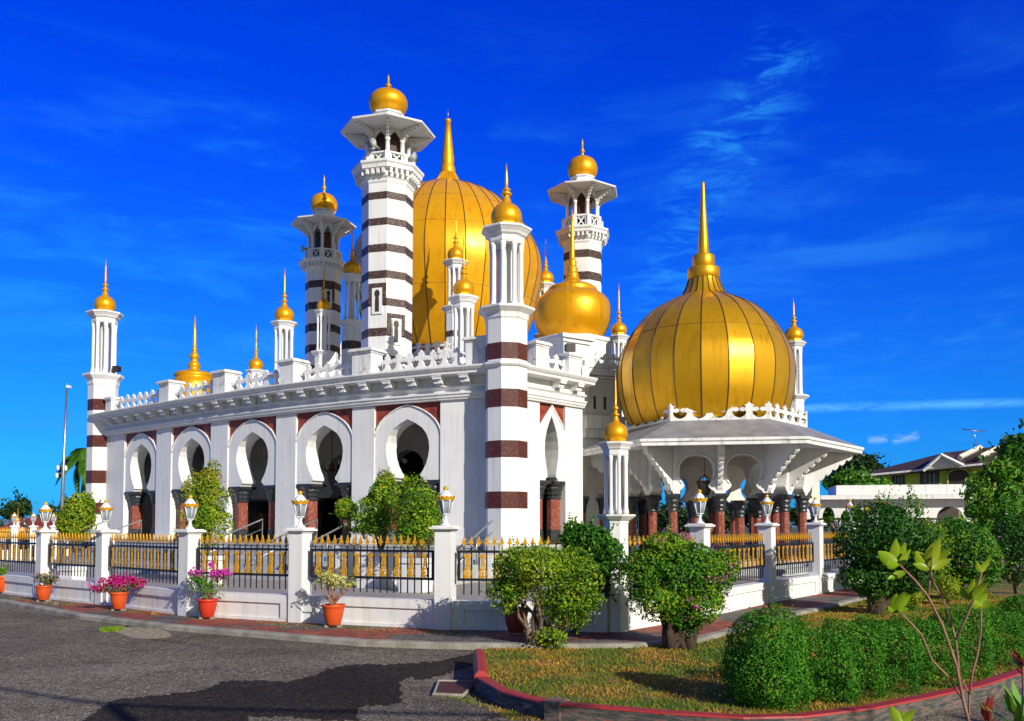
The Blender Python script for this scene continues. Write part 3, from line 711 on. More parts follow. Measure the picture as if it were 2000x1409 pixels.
n1 = minaret(757, 34, 420, 49.5, (146,178,214,222,266,266,295,316,352), [(374,388),(425,439),(476,491),(528,543),(582,597),(640,656),(694,708)], [(-1,553,613),(0,612,672)], label='tallest striped minaret, nearest of the three', rot=radians(7), horns=((radians(-22),284),(radians(68),297)))
n2 = minaret(632, 39.5, 480, 34, (342,379,408,414,443,457,484,505,524), [(547,561),(589,603),(631,646),(672,687),(713,726)], [(0,558,600)], label='left minaret behind the tall one', rot=radians(7), horns=((radians(-70),480),))
n3 = minaret(1138, 47.5, 450, 38.5, (271,307,342,349,381,388,418,443,470), [(487,502),(530,546),(572,588),(615,630)], [], label='right minaret behind the gold domes', rot=radians(13))

# ---------------------------------------------------------------- domes
def dome(parent, name, px, ref, Y, rows, nseam=0, ring=None, n=64, seam_r=.03, rot=0.0, skip_above=None, label=None, mt=GOLD, lean=0, facet=False):
    c = P(px, ref, Y); x, y = c.x, c.y; m = Mx(ref, Y)
    prof = [(h*m, Zr(r_, Y)) for r_, h in rows]
    body = part(name, MB().lathe(prof, x, y, nseam if facet else n, rot, not facet, lean=(lean,0)), mt, parent, label=label)
    if nseam:
        mb = MB(); pr = [q for q, (r_, h) in zip(prof, rows) if skip_above is None or r_ >= skip_above]
        z0 = prof[0][1]
        for i in range(nseam):
            a = rot+2*pi*i/nseam
            mb.tube([(x+sin(a)*(r_+seam_r*.2)+lean*(zz-z0), y-cos(a)*(r_+seam_r*.2), zz) for r_, zz in pr], seam_r, 5)
        part('seam', mb, SEAM, body)
    if ring:
        mb = MB()
        for row in ring:
            zz = Zr(row, Y)
            for (ra, za), (rb, zb) in zip(prof, prof[1:]):
                if za <= zz <= zb: rr = ra+(rb-ra)*(zz-za)/(zb-za+1e-6)
            mb.lathe([(rr-.01,zz-.012),(rr+.014,zz),(rr-.01,zz+.012)], x, y, nseam if facet else n, rot, True, cap=False, lean=(0,0))
        part('joint_ring', mb, SEAM, body)
    return body, x, y
def smooth_rows(rows, sub=4, keep=()):
    """Catmull-Rom through (row, half-width)"""
    out = []
    for i in range(len(rows)-1):
        p0 = rows[max(i-1,0)]; p1 = rows[i]; p2 = rows[i+1]; p3 = rows[min(i+2,len(rows)-1)]
        for k in range(sub):
            t = k/sub
            out.append(tuple(.5*((2*p1[j])+(-p0[j]+p2[j])*t+(2*p0[j]-5*p1[j]+4*p2[j]-p3[j])*t*t+(-p0[j]+3*p1[j]-3*p2[j]+p3[j])*t**3) for j in (0,1)))
    out.append(rows[-1]); return out
d1 = smooth_rows([(705,128),(680,142),(640,161),(595,174),(550,184),(521,184),(493,177),(459,160),(425,134),(396,103),(376,66),(366,40)], 9)
f1 = [(364,27),(358,25),(350,20),(342,15.5),(340,14.5),(334,15),(328,14),(322,11.5),(314,12.5),(306,12),(300,10.6),(296,10.6),(290,9.8),(240,4.8),(239,6),(234,6),(233,4)]
b_, X1, Y1 = dome(mosque, 'great_dome', 874, 540, 46.5, d1+[(365,30)], 32, (430,490,600), rot=radians(3), facet=True, seam_r=.024)
part('dome_finial', MB().lathe([(h*Mx(300,46.5), Zr(r_,46.5)) for r_, h in f1], X1+.0, Y1, 24), GOLDS, b_)
fl = MB()
for i in range(36):
    a = 2*pi*i/36; fl.tube([(X1+sin(a)*h*1.01*Mx(350,46.5), Y1-cos(a)*h*1.01*Mx(350,46.5), Zr(r_,46.5)) for r_, h in f1[:5]], .035, 4)
part('finial_fluting', fl, GOLDP, b_)
part('lightning_rod', MB().tube([(X1,Y1,Zr(234,46.5)),(X1,Y1,Zr(213,46.5))], .02, 5), STEEL, b_)
part('drum', MB().lathe([(136*Mx(670,46.5),6.4),(136*Mx(670,46.5),Zr(700,46.5)),(130*Mx(670,46.5),Zr(697,46.5))], X1, Y1, 32, 0, False), BANDR, mosque)
d2 = smooth_rows([(672,52),(655,63),(635,73),(612,76),(595,73),(583,65),(574,53)])+[(573,47),(570,49),(566,48),(562,43),(558,33),(555,24)]
d2 += [(552,18),(547,16),(543,12),(542,12.5),(538,13),(534,11),(532,9.5),(528,11),(524,10.5),(521,8),(516,8),(512,9),(508,6.5),(504,5),(500,5.4),(470,4),(440,3),(409,.8)]
dome(mosque, 'middle_dome', 1118, 600, 36.5, d2, n=48, mt=GOLDS)
c2 = P(1118,660,36.5); m2_ = Mx(660,36.5); z = lambda r_: Zr(r_, 36.5)
part('drum', MB().lathe([(80*m2_,6.2),(80*m2_,z(690)),(80*m2_,z(678)),(83*m2_,z(676)),(84*m2_,z(670)),(80*m2_,z(668)),(50*m2_,z(666))], c2.x, c2.y, 8, radians(18), False), WHITE, mosque)
d3 = smooth_rows([(810,35),(790,42),(770,44),(752,42),(740,36)])+[(739,33),(736,38),(732,37),(728,31),(726,22),(724,12),(719,10),(717,11.5),(712,11.5),(708,8),(702,6),(700,8.5),(695,9),(691,6.5),(687,3.6),(685,5.4),(682,5),(680,3.8),(650,3),(618,.8)]
dome(mosque, 'low_dome', 379, 740, 44, d3, n=40, mt=GOLDS)
# second tier between the tall minaret and the corner, buttress sweeps
def quick_block(pa, pb, Ya, Yb, rtop, zlow, dep, m, name, parent, mould=True):
    A, B = P(pa, rtop, Ya), P(pb, rtop, Yb); zt = (A.z+B.z)/2; A.z = B.z = 0
    fn, W, n = seg_fn(A, B); mb = MB().slab([(0,zlow),(1,zlow),(1,zt),(0,zt)], fn, 0, -dep)
    if mould:
        for o_, a_, b_2 in ((.10,.42,.50),(.18,.30,.40),(.30,.04,.28)): mb.slab([(-.0,zt-b_2),(1,zt-b_2),(1,zt-a_),(0,zt-a_)], fn, o_, .001)
    part(name, mb, m, parent); return fn, W, n, zt
fn, W, n, zt = quick_block(792, 960, 36.2, 34.6, 690, 6.5, 3, OLDW, 'upper_tier', mosque)
mb = MB(); mb.slab([(0,zt),(1,zt),(1,zt+.1),(0,zt+.1)], fn, .2, .1)
for k in range(9): fleur(mb, fn, W, (k+.6)/9, zt+.1, W/9*1.1, .42 if k % 2 else .38, .2)
part('cresting', mb, OLDW, mosque)
def sweepwall(pts, Y, th, m, name):
    mb = MB(); fnp = lambda u, o, zz: Vector((u, Y+o, zz))
    poly = [(P(a, b, Y).x, P(a, b, Y).z) for a, b in pts]
    mb.slab(poly, fnp, 0, th); part(name, mb, m, mosque)
sweepwall([(600,760),(606,738),(628,722),(645,704),(656,687),(656,760)], 33.6, .4, WHITE, 'curved_buttress')
sweepwall([(655,760),(660,690),(672,650),(680,615),(682,760)], 40.2, .5, WHITE, 'curved_buttress')
# blocks right of the corner tower
fnb, Wb, nb_, ztb = quick_block(1138, 1214, 33.5, 34.1, 722, PZ, 1.2, WHITE, 'rear_wing', mosque)
mb = MB(); mb.slab([(0,ztb),(1,ztb),(1,ztb+.14),(0,ztb+.14)], fnb, .3, .18)
for k in range(5): fleur(mb, fnb, Wb, (k+.5)/5, ztb+.14, Wb/5*1.1, .5 if k % 2 else .44, .3)
part('cresting', mb, OLDW, mosque)
for u in (.30,.56,.85):
    zz = Zr(800, 33.8); part('slot_window', MB().slab([(u-.03,zz),(u+.03,zz),(u+.03,zz+.50),(u-.03,zz+.50)], fnb, .012, .002), DARK, mosque)
zz = Zr(814, 33.7)
part('string_course', MB().slab([(0,zz-.5),(1,zz-.5),(1,zz),(0,zz)], fnb, .35, .001), OLDW, mosque)
part('string_course', MB().slab([(0,zz-.85),(1,zz-.85),(1,zz-.502),(0,zz-.502)], fnb, .2, .001), OLDW, mosque)
cc = P(1106, 680, 33.2); sd = Vector((cos(radians(35)), sin(radians(35)), 0)); nn = Vector((sd.y,-sd.x,0))
mb = MB(); zt2 = Zr(661, 33.2)
mb.obox(cc, sd, nn, 6.4, zt2-.30, .62, .62); mb.obox(cc, sd, nn, zt2-.30, zt2-.16, .70, .70); mb.obox(cc, sd, nn, zt2-.16, zt2-.04, .80, .80); mb.obox(cc, sd, nn, zt2-.04, zt2, .74, .74)
part('roof_block', mb, WHITE, mosque)
qq = ratr(.83); floodlight(qq.x, qq.y, CT+.80, radians(25), 'black floodlight on the parapet pedestal right of the corner tower')
q3 = P(238, 733, YA-.1); floodlight(P(229,730,YA-.3).x, YA-.3, Zr(731,YA-.3), radians(-20), 'small black floodlight on the ledge of the far left tower')
# ================================================================ domed pavilion
PY = 32.0; pc = P(1396, 840, PY); PCX, PCY = pc.x, pc.y; RH = radians(20); PFL = .55
pav = root_of('domed_pavilion', (PCX, PCY, PZ), 0, 'six-sided porch under a big ribbed gold dome with scalloped eaves and pink columns', 'pavilion')
def hexp(R, k, rot=RH, n=6): a = rot+2*pi*k/n; return Vector((PCX+sin(a)*R, PCY-cos(a)*R, 0))
def rowz(row, R, k=0.5): q = hexp(R*cos(pi/6), .5-1+0); return Zr(row, PCY-R*cos(pi/6))
RC, RP_, RE = 3.12, 3.26, 5.15
zpar = Zr(819, PCY-RP_*.92); zev = Zr(853, PCY-RE*.9); zfb = Zr(867, PCY-RE*.9)
part('floor_base', MB().lathe([(RC+.9,PZ+.001),(RC+.9,.30),(RC+.5,.302),(RC+.5,PFL),(.1,PFL+.002)], PCX, PCY, 6, RH, False), MARB, pav)
zsof = zfb+.16
rf = MB().lathe([(RE*.97,zfb),(RE,zfb),(RE,zfb+.10),(RE*1.012,zfb+.13),(RE*1.012,zev-.02),(RE,zev)], PCX, PCY, 6, RH, False, cap=False)
rf.lathe([(RC*.9,zsof),(RE*.97,zfb)], PCX, PCY, 6, RH, False, cap=False)
part('eave_fascia', rf, OLDW, pav)
part('eave_roof', MB().lathe([(RE*.998,zev+.001),(RP_+.02,zpar),(RP_-.5,zpar+.003)], PCX, PCY, 6, RH, False, cap=False), SOFF, pav)
crk = MB()
random.seed(3)
CZ = 2.80
KEY = [(.40,2.80),(.375,2.88),(.30,2.96),(.26,3.04),(.26,3.10),(.31,3.22),(.345,3.36),(.36,3.53),(.35,3.70),(.32,3.84),(.26,3.97),(.17,4.06),(.08,4.10),(0,4.12)]
for k in range(6):
    A, B = hexp(RC, k), hexp(RC, k+1)
    fn, W, n = seg_fn(A, B)
    if n.dot(A+B-2*Vector((PCX,PCY,0))) < 0: A, B = B, A; fn, W, n = seg_fn(A, B)
    poly = [(0,KEY[0][1])]
    for c in (.25,.75): poly += [(c-h/2, z_) for h, z_ in KEY]+[(c+h/2, z_) for h, z_ in reversed(KEY[:-1])]
    poly += [(1,KEY[0][1]),(1,zsof),(0,zsof)]
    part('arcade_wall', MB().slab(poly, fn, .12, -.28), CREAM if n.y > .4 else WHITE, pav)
    mb = MB()
    for c in (.25,.75):
        mb.tube([fn(c+s*h*.58, .13, z_+.03) for s, seq in ((-1,KEY[4:]),(1,KEY[4:-1][::-1])) for h, z_ in seq], .022, 5)
    part('arch_moulding', mb, WHITE, pav)
    for u in (0, .5):
        q = fn(u, -.08, 0); hall_column(pav, q.x, q.y, PFL, CZ, atan2((B-A).y,(B-A).x), .155)
        # scalloped bracket under the eave
        d_r = (q-Vector((PCX,PCY,0))).normalized() if u == 0 else n
        side = Vector((-d_r.y,d_r.x,0))
        fb = lambda r_, o, zz, q=q, d_r=d_r, side=side: Vector((q.x+d_r.x*r_+side.x*o, q.y+d_r.y*r_+side.y*o, zz))
        ro = (RE*.93-RC) if u == 0 else (RE*.93-RC)*.86
        low = []; nsc = 7
        for q_ in range(nsc):
            f0 = q_/nsc; f1 = (q_+1)/nsc; g = lambda f: (CZ+.06)+(zfb-CZ-.10)*f**.78
            low += [(.10+ro*f0, g(f0)-.02), (.10+ro*(f0+.05), g(f0+.05)-.13), (.10+ro*(f0+.10), g(f0+.10)-.12), (.10+ro*(f1-.01), g(f1)-.05)]
        part('eave_bracket', MB().slab(low+[(.1+ro, zfb+.02+.16*(1-ro/(RE-RC))),(.10,zsof-.002)], fb, .085, -.085), WHITE, pav)
    # carved parapet
    A2, B2 = hexp(RP_, k), hexp(RP_, k+1); fp2, W2, n2_ = seg_fn(A2, B2)
    if n2_.dot(A2+B2-2*Vector((PCX,PCY,0))) < 0: fp2, W2, n2_ = seg_fn(B2, A2)
    mb = MB().slab([(0,zpar-.04),(1,zpar-.04),(1,zpar+.06),(0,zpar+.06)], fp2, .02, -.06)
    for i in range(6):
        u = i/5
        if u in (0, 1):
            s = 1 if u == 0 else -1; w_ = W2/5*1.02/W2
            mb.slab([(u, zpar+.06)]+[(u+s*a*w_, zpar+.06+b*.53) for a, b in FLEUR], fp2, .02, -.05)
        else: fleur(mb, fp2, W2, u, zpar+.06, W2/5*1.06, .53, .02, .07)
    part('cresting', mb, OLDW, pav)
part('ceiling', MB().lathe([(RC*.93,zsof-.04),(RC*.93,zsof+.06)], PCX, PCY, 6, RH, False), CREAM, pav)
YD = PCY
dr = smooth_rows([(832,144),(822,150),(805,157.5),(775,165.5),(735,169),(705,166),(683,158),(656,144),(630,124.5),(609,101),(595,77),(586,59),(580.5,46)],8)
nk = smooth_rows([(578,43),(570,38.5),(560,34),(551,31),(547,30)],3)
fin = [(546.5,30.5),(546,31),(527,31),(525.5,30),(525,29)]; fin2 = [(525,21.5),(524.5,22),(503,21.5),(501,20.5),(500,20)]; sp = [(500,10.6),(499,11),(470,9.6),(400,5.3),(360,3.2),(356,3)]
md = Mx(600, YD)
PGOLD = mat('pavilion_gold', metal=.62, builder=gold_builder(False, .6, (.80,.44,.012), (.66,.33,.006)), bump=.04, bscale=5)
dm, DX, DY = dome(pav, 'gold_dome', 1376, 690, YD, dr+nk[:], 22, (664,), n=66, seam_r=.019, rot=radians(-14.5), mt=PGOLD, facet=True)
part('finial_collar', MB().lathe([(h*md, Zr(r_,YD)) for r_, h in fin+fin2], DX, DY, 36), PGOLD, dm)
part('finial_spike', MB().lathe([(h*md, Zr(r_,YD)) for r_, h in sp], DX, DY, 24), PGOLD, dm)
part('dome_drum', MB().lathe([(2.45,zpar-.2),(2.45,zpar+.2)], DX, DY, 48, 0, False), OLDW, pav)
# inner ring of columns and the link to the hall
for k in range(6):
    q = hexp(1.5, k); hall_column(pav, q.x, q.y, PFL, 2.6, 0, .16)
la, lb = P(1139, 900, 32.3), P(1262, 900, 36.5); la.z = lb.z = 0
fn, W, n = seg_fn(la, lb)
poly = [(0,2.8)]
for c in (.18,.5,.82): poly += [(c-h*.36, z_) for h, z_ in KEY]+[(c+h*.36, z_) for h, z_ in reversed(KEY[:-1])]
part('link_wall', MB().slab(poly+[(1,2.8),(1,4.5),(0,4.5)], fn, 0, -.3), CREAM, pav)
for u in (.02,.34,.66,.98): q = fn(u, -.15, 0); hall_column(pav, q.x, q.y, PFL, 2.8, 0, .17)
part('link_floor', MB().slab([(0,PZ+.002),(1,PZ+.002),(1,PFL-.01),(0,PFL-.01)], fn, .8, -3.5), MARB, pav)
ln = P(1262,900,37); la2 = P(1600, 900, 39.5)
ln.z = la2.z = 0
fn, W, n = seg_fn(ln, la2); poly = [(0,2.6)]
for c in (.14,.38,.62,.86): poly += [(c-h*.26, z_-.2) for h, z_ in KEY]+[(c+h*.26, z_-.2) for h, z_ in reversed(KEY[:-1])]
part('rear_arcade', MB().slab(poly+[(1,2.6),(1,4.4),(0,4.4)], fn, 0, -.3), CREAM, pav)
for u in (.02,.26,.5,.74,.98): q = fn(u, -.15, 0); hall_column(pav, q.x, q.y, PFL, 2.6, 0, .16)

# flat slab added behind the porch to keep sun off the rear arcade
lr = [hexp(RC*.9,1), hexp(RC*.9,2), Vector((PCX+4.6,PCY+7.5,0)), Vector((PCX-1.5,PCY+5.2,0)), Vector((PCX-4.6,PCY+1.2,0)), hexp(RC*.9,4), hexp(RC*.9,3)]
hullp = [Vector((PCX+3.0,PCY+1.8,0)), Vector((PCX+5.2,PCY+7.9,0)), Vector((PCX-2.4,PCY+5.4,0)), Vector((PCX-4.9,PCY+.6,0)), Vector((PCX-2.6,PCY+1.6,0)), Vector((PCX-.2,PCY+3.0,0))]
mb = MB(); mb.slab([(p.x, p.y) for p in hullp], lambda u, o, v: Vector((u, v, 4.41+o)), 0, .2)
part('added_shade_roof', mb, OLDW, pav)
# hanging lantern
def lantern_cage(mb, r0, r1, z0, z1, n=6, t=.012):
    for i in range(n):
        a = 2*pi*i/n; mb.tube([(sin(a)*r0,-cos(a)*r0,z0),(sin(a)*r1,-cos(a)*r1,z1)], t, 4)
    for r_, z_ in ((r0,z0),(r1,z1)):
        mb.tube([(sin(2*pi*i/n)*r_,-cos(2*pi*i/n)*r_,z_) for i in range(n+1)], t*1.3, 4)
BRASS = mat('dark_brass', (.16,.075,.02), .35, .7, var=(.08,.035,.012), vscale=12)
lp = P(1376, 930, 28.9+.8); lz1 = zsof
hl = root_of('hanging_lantern', (lp.x, lp.y, Zr(972, lp.y)), 0, 'dark brass hanging lantern between the front arches of the porch', 'lantern')
hh = lz1-Zr(972, lp.y); mb = MB(); lantern_cage(mb, .15, .26, .1, .52); lantern_cage(mb, .02, .15, 0, .1)
for i in range(6):
    a = 2*pi*i/6; mb.tube([(sin(a)*.26,-cos(a)*.26,.52),(sin(a)*.17,-cos(a)*.17,.66),(sin(a)*.05,-cos(a)*.05,.74),(0,0,.8)], .012, 4)
mb.lathe([(.30,.51),(.31,.56),(.27,.57)], 0, 0, 6, 0, False, cap=False)
part('cage', mb, BRASS, hl, True); part('glass', MB().lathe([(.14,.1),(.25,.51)], 0, 0, 6, 0, False), mat('smoky_glass', (.10,.085,.06), .1, var=(.15,.12,.08), vscale=5), hl, True)
part('chain', MB().tube([(0,0,.8),(0,0,hh)], .014, 5), BRASS, hl, True)
# ceiling fans / chandeliers inside the hall
def chandelier(px, py, Y, label, s=1.0):
    q = P(px, py, Y); r = root_of('chandelier', q, 0, label, 'chandelier'); mb = MB()
    mb.lathe([(.03,-.3),(.10,-.22),(.05,-.1),(.09,0),(.03,.12),(.02,.2)], 0, 0, 10)
    for i in range(6):
        a = 2*pi*i/6; mb.tube([(0,0,-.15),(sin(a)*.22,-cos(a)*.22,-.26),(sin(a)*.38,-cos(a)*.38,-.12),(sin(a)*.38,-cos(a)*.38,0)], .016, 4)
    part('arms', mb, BRASS, r, True)
    sh = MB()
    for i in range(6): a = 2*pi*i/6; sh.lathe([(.04,0),(.085,.14)], sin(a)*.38, -cos(a)*.38, 8, cap=False)
    part('lamp_shade', sh, mat('frosted_glass', (.55,.52,.45), .4, var=(.48,.44,.36), vscale=5) if 'frosted_glass' not in bpy.data.materials else bpy.data.materials['frosted_glass'], r, True)
    part('rod', MB().tube([(0,0,.2),(0,0,5.6-q.z)], .012, 4), BRASS, r, True)
chandelier(648, 908, 33.0, 'dark chandelier hanging inside the fourth keyhole arch from the left')
chandelier(772, 905, 31.0, 'dark chandelier hanging inside the fifth keyhole arch, nearest the corner tower')

# ================================================================ lamps, pillars, fence
LR = random.Random(11)
def make_lantern():
    r = root_of('fence_lantern', (0,0,0), 0, 'lantern', 'lamp', 'lanterns on the fence pillars')
    part('stem', MB().lathe([(.085,0),(.085,.02),(.05,.04),(.03,.09),(.024,.13),(.045,.16),(.03,.18)], n=12), WALLW, r, True)
    c_ = MB(); lantern_cage(c_, .065, .12, .18, .40, 6, .009)
    for i in range(6): pass
    part('frame', c_, WALLW, r, True)
    part('glass', MB().lathe([(.058,.185),(.112,.395)], n=6, smooth=False), GLASSY, r, True)
    cr = MB(); n = 24; vs_ = []; 
    for i in range(n):
        a = 2*pi*i/n; ro = .150; h = .47 if i % 2 == 0 else .447
        vs_ += [(sin(a)*.125,-cos(a)*.125,.40),(sin(a)*ro,-cos(a)*ro,h),(sin(a)*(ro-.012),-cos(a)*(ro-.012),h),(sin(a)*.112,-cos(a)*.112,.402)]
    cr.add(vs_, [(4*i+q, 4*((i+1)%n)+q, 4*((i+1)%n)+(q+1)%4, 4*i+(q+1)%4) for i in range(n) for q in range(4)])
    part('crown', cr, GOLDP, r, True)
    part('cap', MB().lathe([(.128,.425),(.118,.45),(.085,.50),(.05,.545),(.03,.56)], n=8, smooth=False), WALLW, r, True)
    part('ball', MB().lathe([(.012,.555),(.03,.562),(.042,.585),(.036,.61),(.018,.625),(.004,.63)], n=14), GOLDP, r, True)
    return r
lant0 = make_lantern(); lant_used = [False]
def lantern(x, y, z, label, s=1.0):
    if not lant_used[0]: lant_used[0] = True; o = lant0; o.location = (x,y,z); o['label'] = label
    else: o = copy_tree(lant0, None, (x,y,z), 0, label)
    o.scale = (s,s,s); o.rotation_euler = (LR.uniform(-.02,.02), LR.uniform(-.025,.025), LR.uniform(0,1.0)); return o
def pillar(parent, q, a, ztop, w_=.135):
    n = Vector((a.y,-a.x,0)); mb = MB()
    mb.obox(q, a, n, PZ-.02, ztop-.09, w_, w_); mb.obox(q, a, n, ztop-.09, ztop-.055, w_*1.12, w_*1.12); mb.obox(q, a, n, ztop-.055, ztop-.02, w_*1.5, w_*1.5); mb.obox(q, a, n, ztop-.02, ztop, w_*1.25, w_*1.25)
    return part('pillar', mb, WALLW, parent)
def iron_panel(parent, A, B, nsp, o0=0.0, zt=1.56):
    """black railing with gilt spears and pierced gilt balusters"""
    fn, W, n = seg_fn(A, B); zw = .53
    mb = MB(); d = .014
    zr1, zr0 = 1.30, .86
    def bar(u0, u1, z0, z1, dd): mb.slab([(u0,z0),(u1,z0),(u1,z1),(u0,z1)], fn, dd, -dd)
    e = .05/W; bw = .016/W
    bar(e, 1-e, zr1-.02, zr1+.02, .02); bar(e, 1-e, zr0-.02, zr0+.02, .02)
    bar(e, e+.04/W, zr0+.021, zr1-.021, .019); bar(1-e-.04/W, 1-e, zr0+.021, zr1-.021, .019)
    us = [e+.10/W+(1-2*e-.20/W)*i/(nsp-1) for i in range(nsp)]
    for u in us: mb.tube([fn(u, 0, .62), fn(u, 0, zt-.16)], .0115, 4, False)
    pl = part('railing_panel', mb, IRON, parent)
    sp = MB()
    for u in us:
        k = 1/W
        pts = [(.008,0),(.014,.012),(.008,.02),(.036,.045),(.040,.058),(.030,.066),(.018,.062),(.024,.085),(.013,.105),(0,.165)]
        sp.slab([(u+a*k, zt-.175+b_) for a, b_ in pts]+[(u-a*k, zt-.175+b_) for a, b_ in reversed(pts[:-1])], fn, .012, -.012)
    part('spear_tip', sp, GOLDP, pl)
    bl = MB()
    for j in range(0, nsp-1, 2):
        uc = (us[j]+us[j+1])/2; k = 1/W; h0, h1 = zr0+.025, zr1-.03; H = h1-h0
        half = [(.046,0),(.052,.03),(.040,.06),(.050,.12),(.055,.20),(.048,.30),(.034,.40),(.024,.47),(.032,.52),(.022,.58),(.020,.78),(.030,.82),(.046,.87),(.050,.93),(.040,.985)]
        # outer shape with a pierced heart: left and right bands plus scroll bosses
        inner = [max(.004, a-.017) for a, b_ in half]
        for s in (-1, 1):
            poly = [(uc+s*a*1.2*k, h0+b_*H) for a, b_ in half]+[(uc+s*i_*k, h0+b_*H) for i_, (a, b_) in reversed(list(zip(inner, half)))]
            bl.slab(poly, fn, .012, -.012)
        for b_, rr in ((.06,.030),(.20,.028),(.34,.022),(.52,.018),(.68,.012),(.88,.028)):
            bl.slab([(uc+cos(q)*rr*k, h0+b_*H+sin(q)*rr) for q in [2*pi*i/8 for i in range(8)]], fn, .016, .013)
    part('gilt_baluster', bl, GOLDP, pl)
    return pl
def wall_run(parent, A, B, ztop=.53):
    fn, W, n = seg_fn(A, B); mb = MB(); e = .13/W
    mb.slab([(e,PZ-.02),(1-e,PZ-.02),(1-e,ztop-.06),(e,ztop-.06)], fn, .07, -.10)
    mb.slab([(e,ztop-.06),(1-e,ztop-.06),(1-e,ztop),(e,ztop)], fn, .10, -.13)
    mb.slab([(e,PZ-.02),(1-e,PZ-.02),(1-e,PZ+.05),(e,PZ+.05)], fn, .10, .071)
    f = .20/W; g = .03/W                            # raised frame round a sunken field
    z0, z1 = PZ+.051, ztop-.061
    zi0, zi1 = PZ+.075, ztop-.14
    mb.slab([(e,zi1),(1-e,zi1),(1-e,z1),(e,z1)], fn, .105, .071)
    mb.slab([(e,z0),(e+f,z0),(e+f,zi1-.001),(e,zi1-.001)], fn, .105, .071); mb.slab([(1-e-f,z0),(1-e,z0),(1-e,zi1-.001),(1-e-f,zi1-.001)], fn, .105, .071)
    return part('low_wall', mb, WALLW, parent)
def Gf(px, py): return G(px, py, PZ)
fl_px = [(-45,1153,1036),(75,1169,1035),(193,1181,1035),(358,1203,1034),(577,1216,1031),(865,1230,1027)]
fr_px = [(1380,1206,1023),(1510,1177,1022),(1604,1160,1021),(1672,1147,1021),(1722,1137,1021)]
fence = root_of('perimeter_fence', (G(577,1216,PZ).x, G(577,1216,PZ).y, PZ), 0, 'white fence with black and gilt railings along the road, left of the corner post', 'fence')
fence2 = root_of('perimeter_fence', (G(1510,1177,PZ).x, G(1510,1177,PZ).y, PZ), 0, 'white fence with black and gilt railings right of the corner post', 'fence')
pl_pts = [Gf(x, y) for x, y, t in fl_px]; pr_pts = [Gf(x, y) for x, y, t in fr_px]
CPOST = Gf(1203, 1236)
lab_l = ['', 'white and gold lantern on the leftmost fence pillar, in front of the distant trees', 'white and gold lantern in front of the far left tower and its round bush', 'white and gold lantern in front of the cone-shaped orange and green bush', 'white and gold lantern in front of the fourth arch, left of the small ball tree', 'white and gold lantern on the fence pillar before the blank wall near the corner tower']
lab_r = ['white and gold lantern on the pillar behind the pink-flowered bush', 'white and gold lantern on the second pillar right of the corner post', 'white and gold lantern at the right end of the porch eave', 'white and gold lantern just left of the large dark bush, before the white carport', 'small lantern mostly hidden by the top of the large dark bush']
def run(parent, pts, px, labs, corner_last=None, corner_first=None):
    seq = ([corner_first] if corner_first is not None else [])+pts+([corner_last] if corner_last is not None else [])
    for i, (q, (a_, b_, t)) in enumerate(zip(pts, px)):
        j = seq.index(q); prv = seq[max(j-1,0)]; nxt = seq[min(j+1,len(seq)-1)]; a = (nxt-prv); a.z = 0; a.normalize()
        zt = P(a_, t, q.y).z; pillar(parent, Vector((q.x,q.y,0))+Vector((-a.y,a.x,0))*.11, a, zt)
        c = Vector((q.x,q.y,0))+Vector((-a.y,a.x,0))*.11
        if labs[i]: lantern(c.x, c.y, zt, labs[i], 1.0 if px is fl_px else .98)
    for A, B in zip(seq, seq[1:]):
        A = Vector((A.x,A.y,0)); B = Vector((B.x,B.y,0)); d = (B-A).normalized(); off = Vector((-d.y,d.x,0))*.11
        wall_run(parent, A+off, B+off); W = (B-A).length
        pad = .16
        iron_panel(parent, A+off+d*pad, B+off-d*pad, max(8, int(round(W/.155/2))*2))
run(fence, pl_pts, fl_px, lab_l, corner_last=CPOST)
run(fence2, pr_pts, fr_px, lab_r, corner_first=CPOST)
# corner post with eight columns and a gold bulb
cpr = root_of('corner_post', (CPOST.x, CPOST.y+.2, PZ), 0, 'white fence corner post of slim columns under a gold bulb, between two bushes', 'gatepost')
YC = CPOST.y+.22
turret(cpr, 'post_shaft', 1203, YC, 24, (727,862,889,1005,1024,1236), (36,25,40,24.5), (), BANDN, PZ-.02, ref=950, rot=radians(10), wm=WALLW)
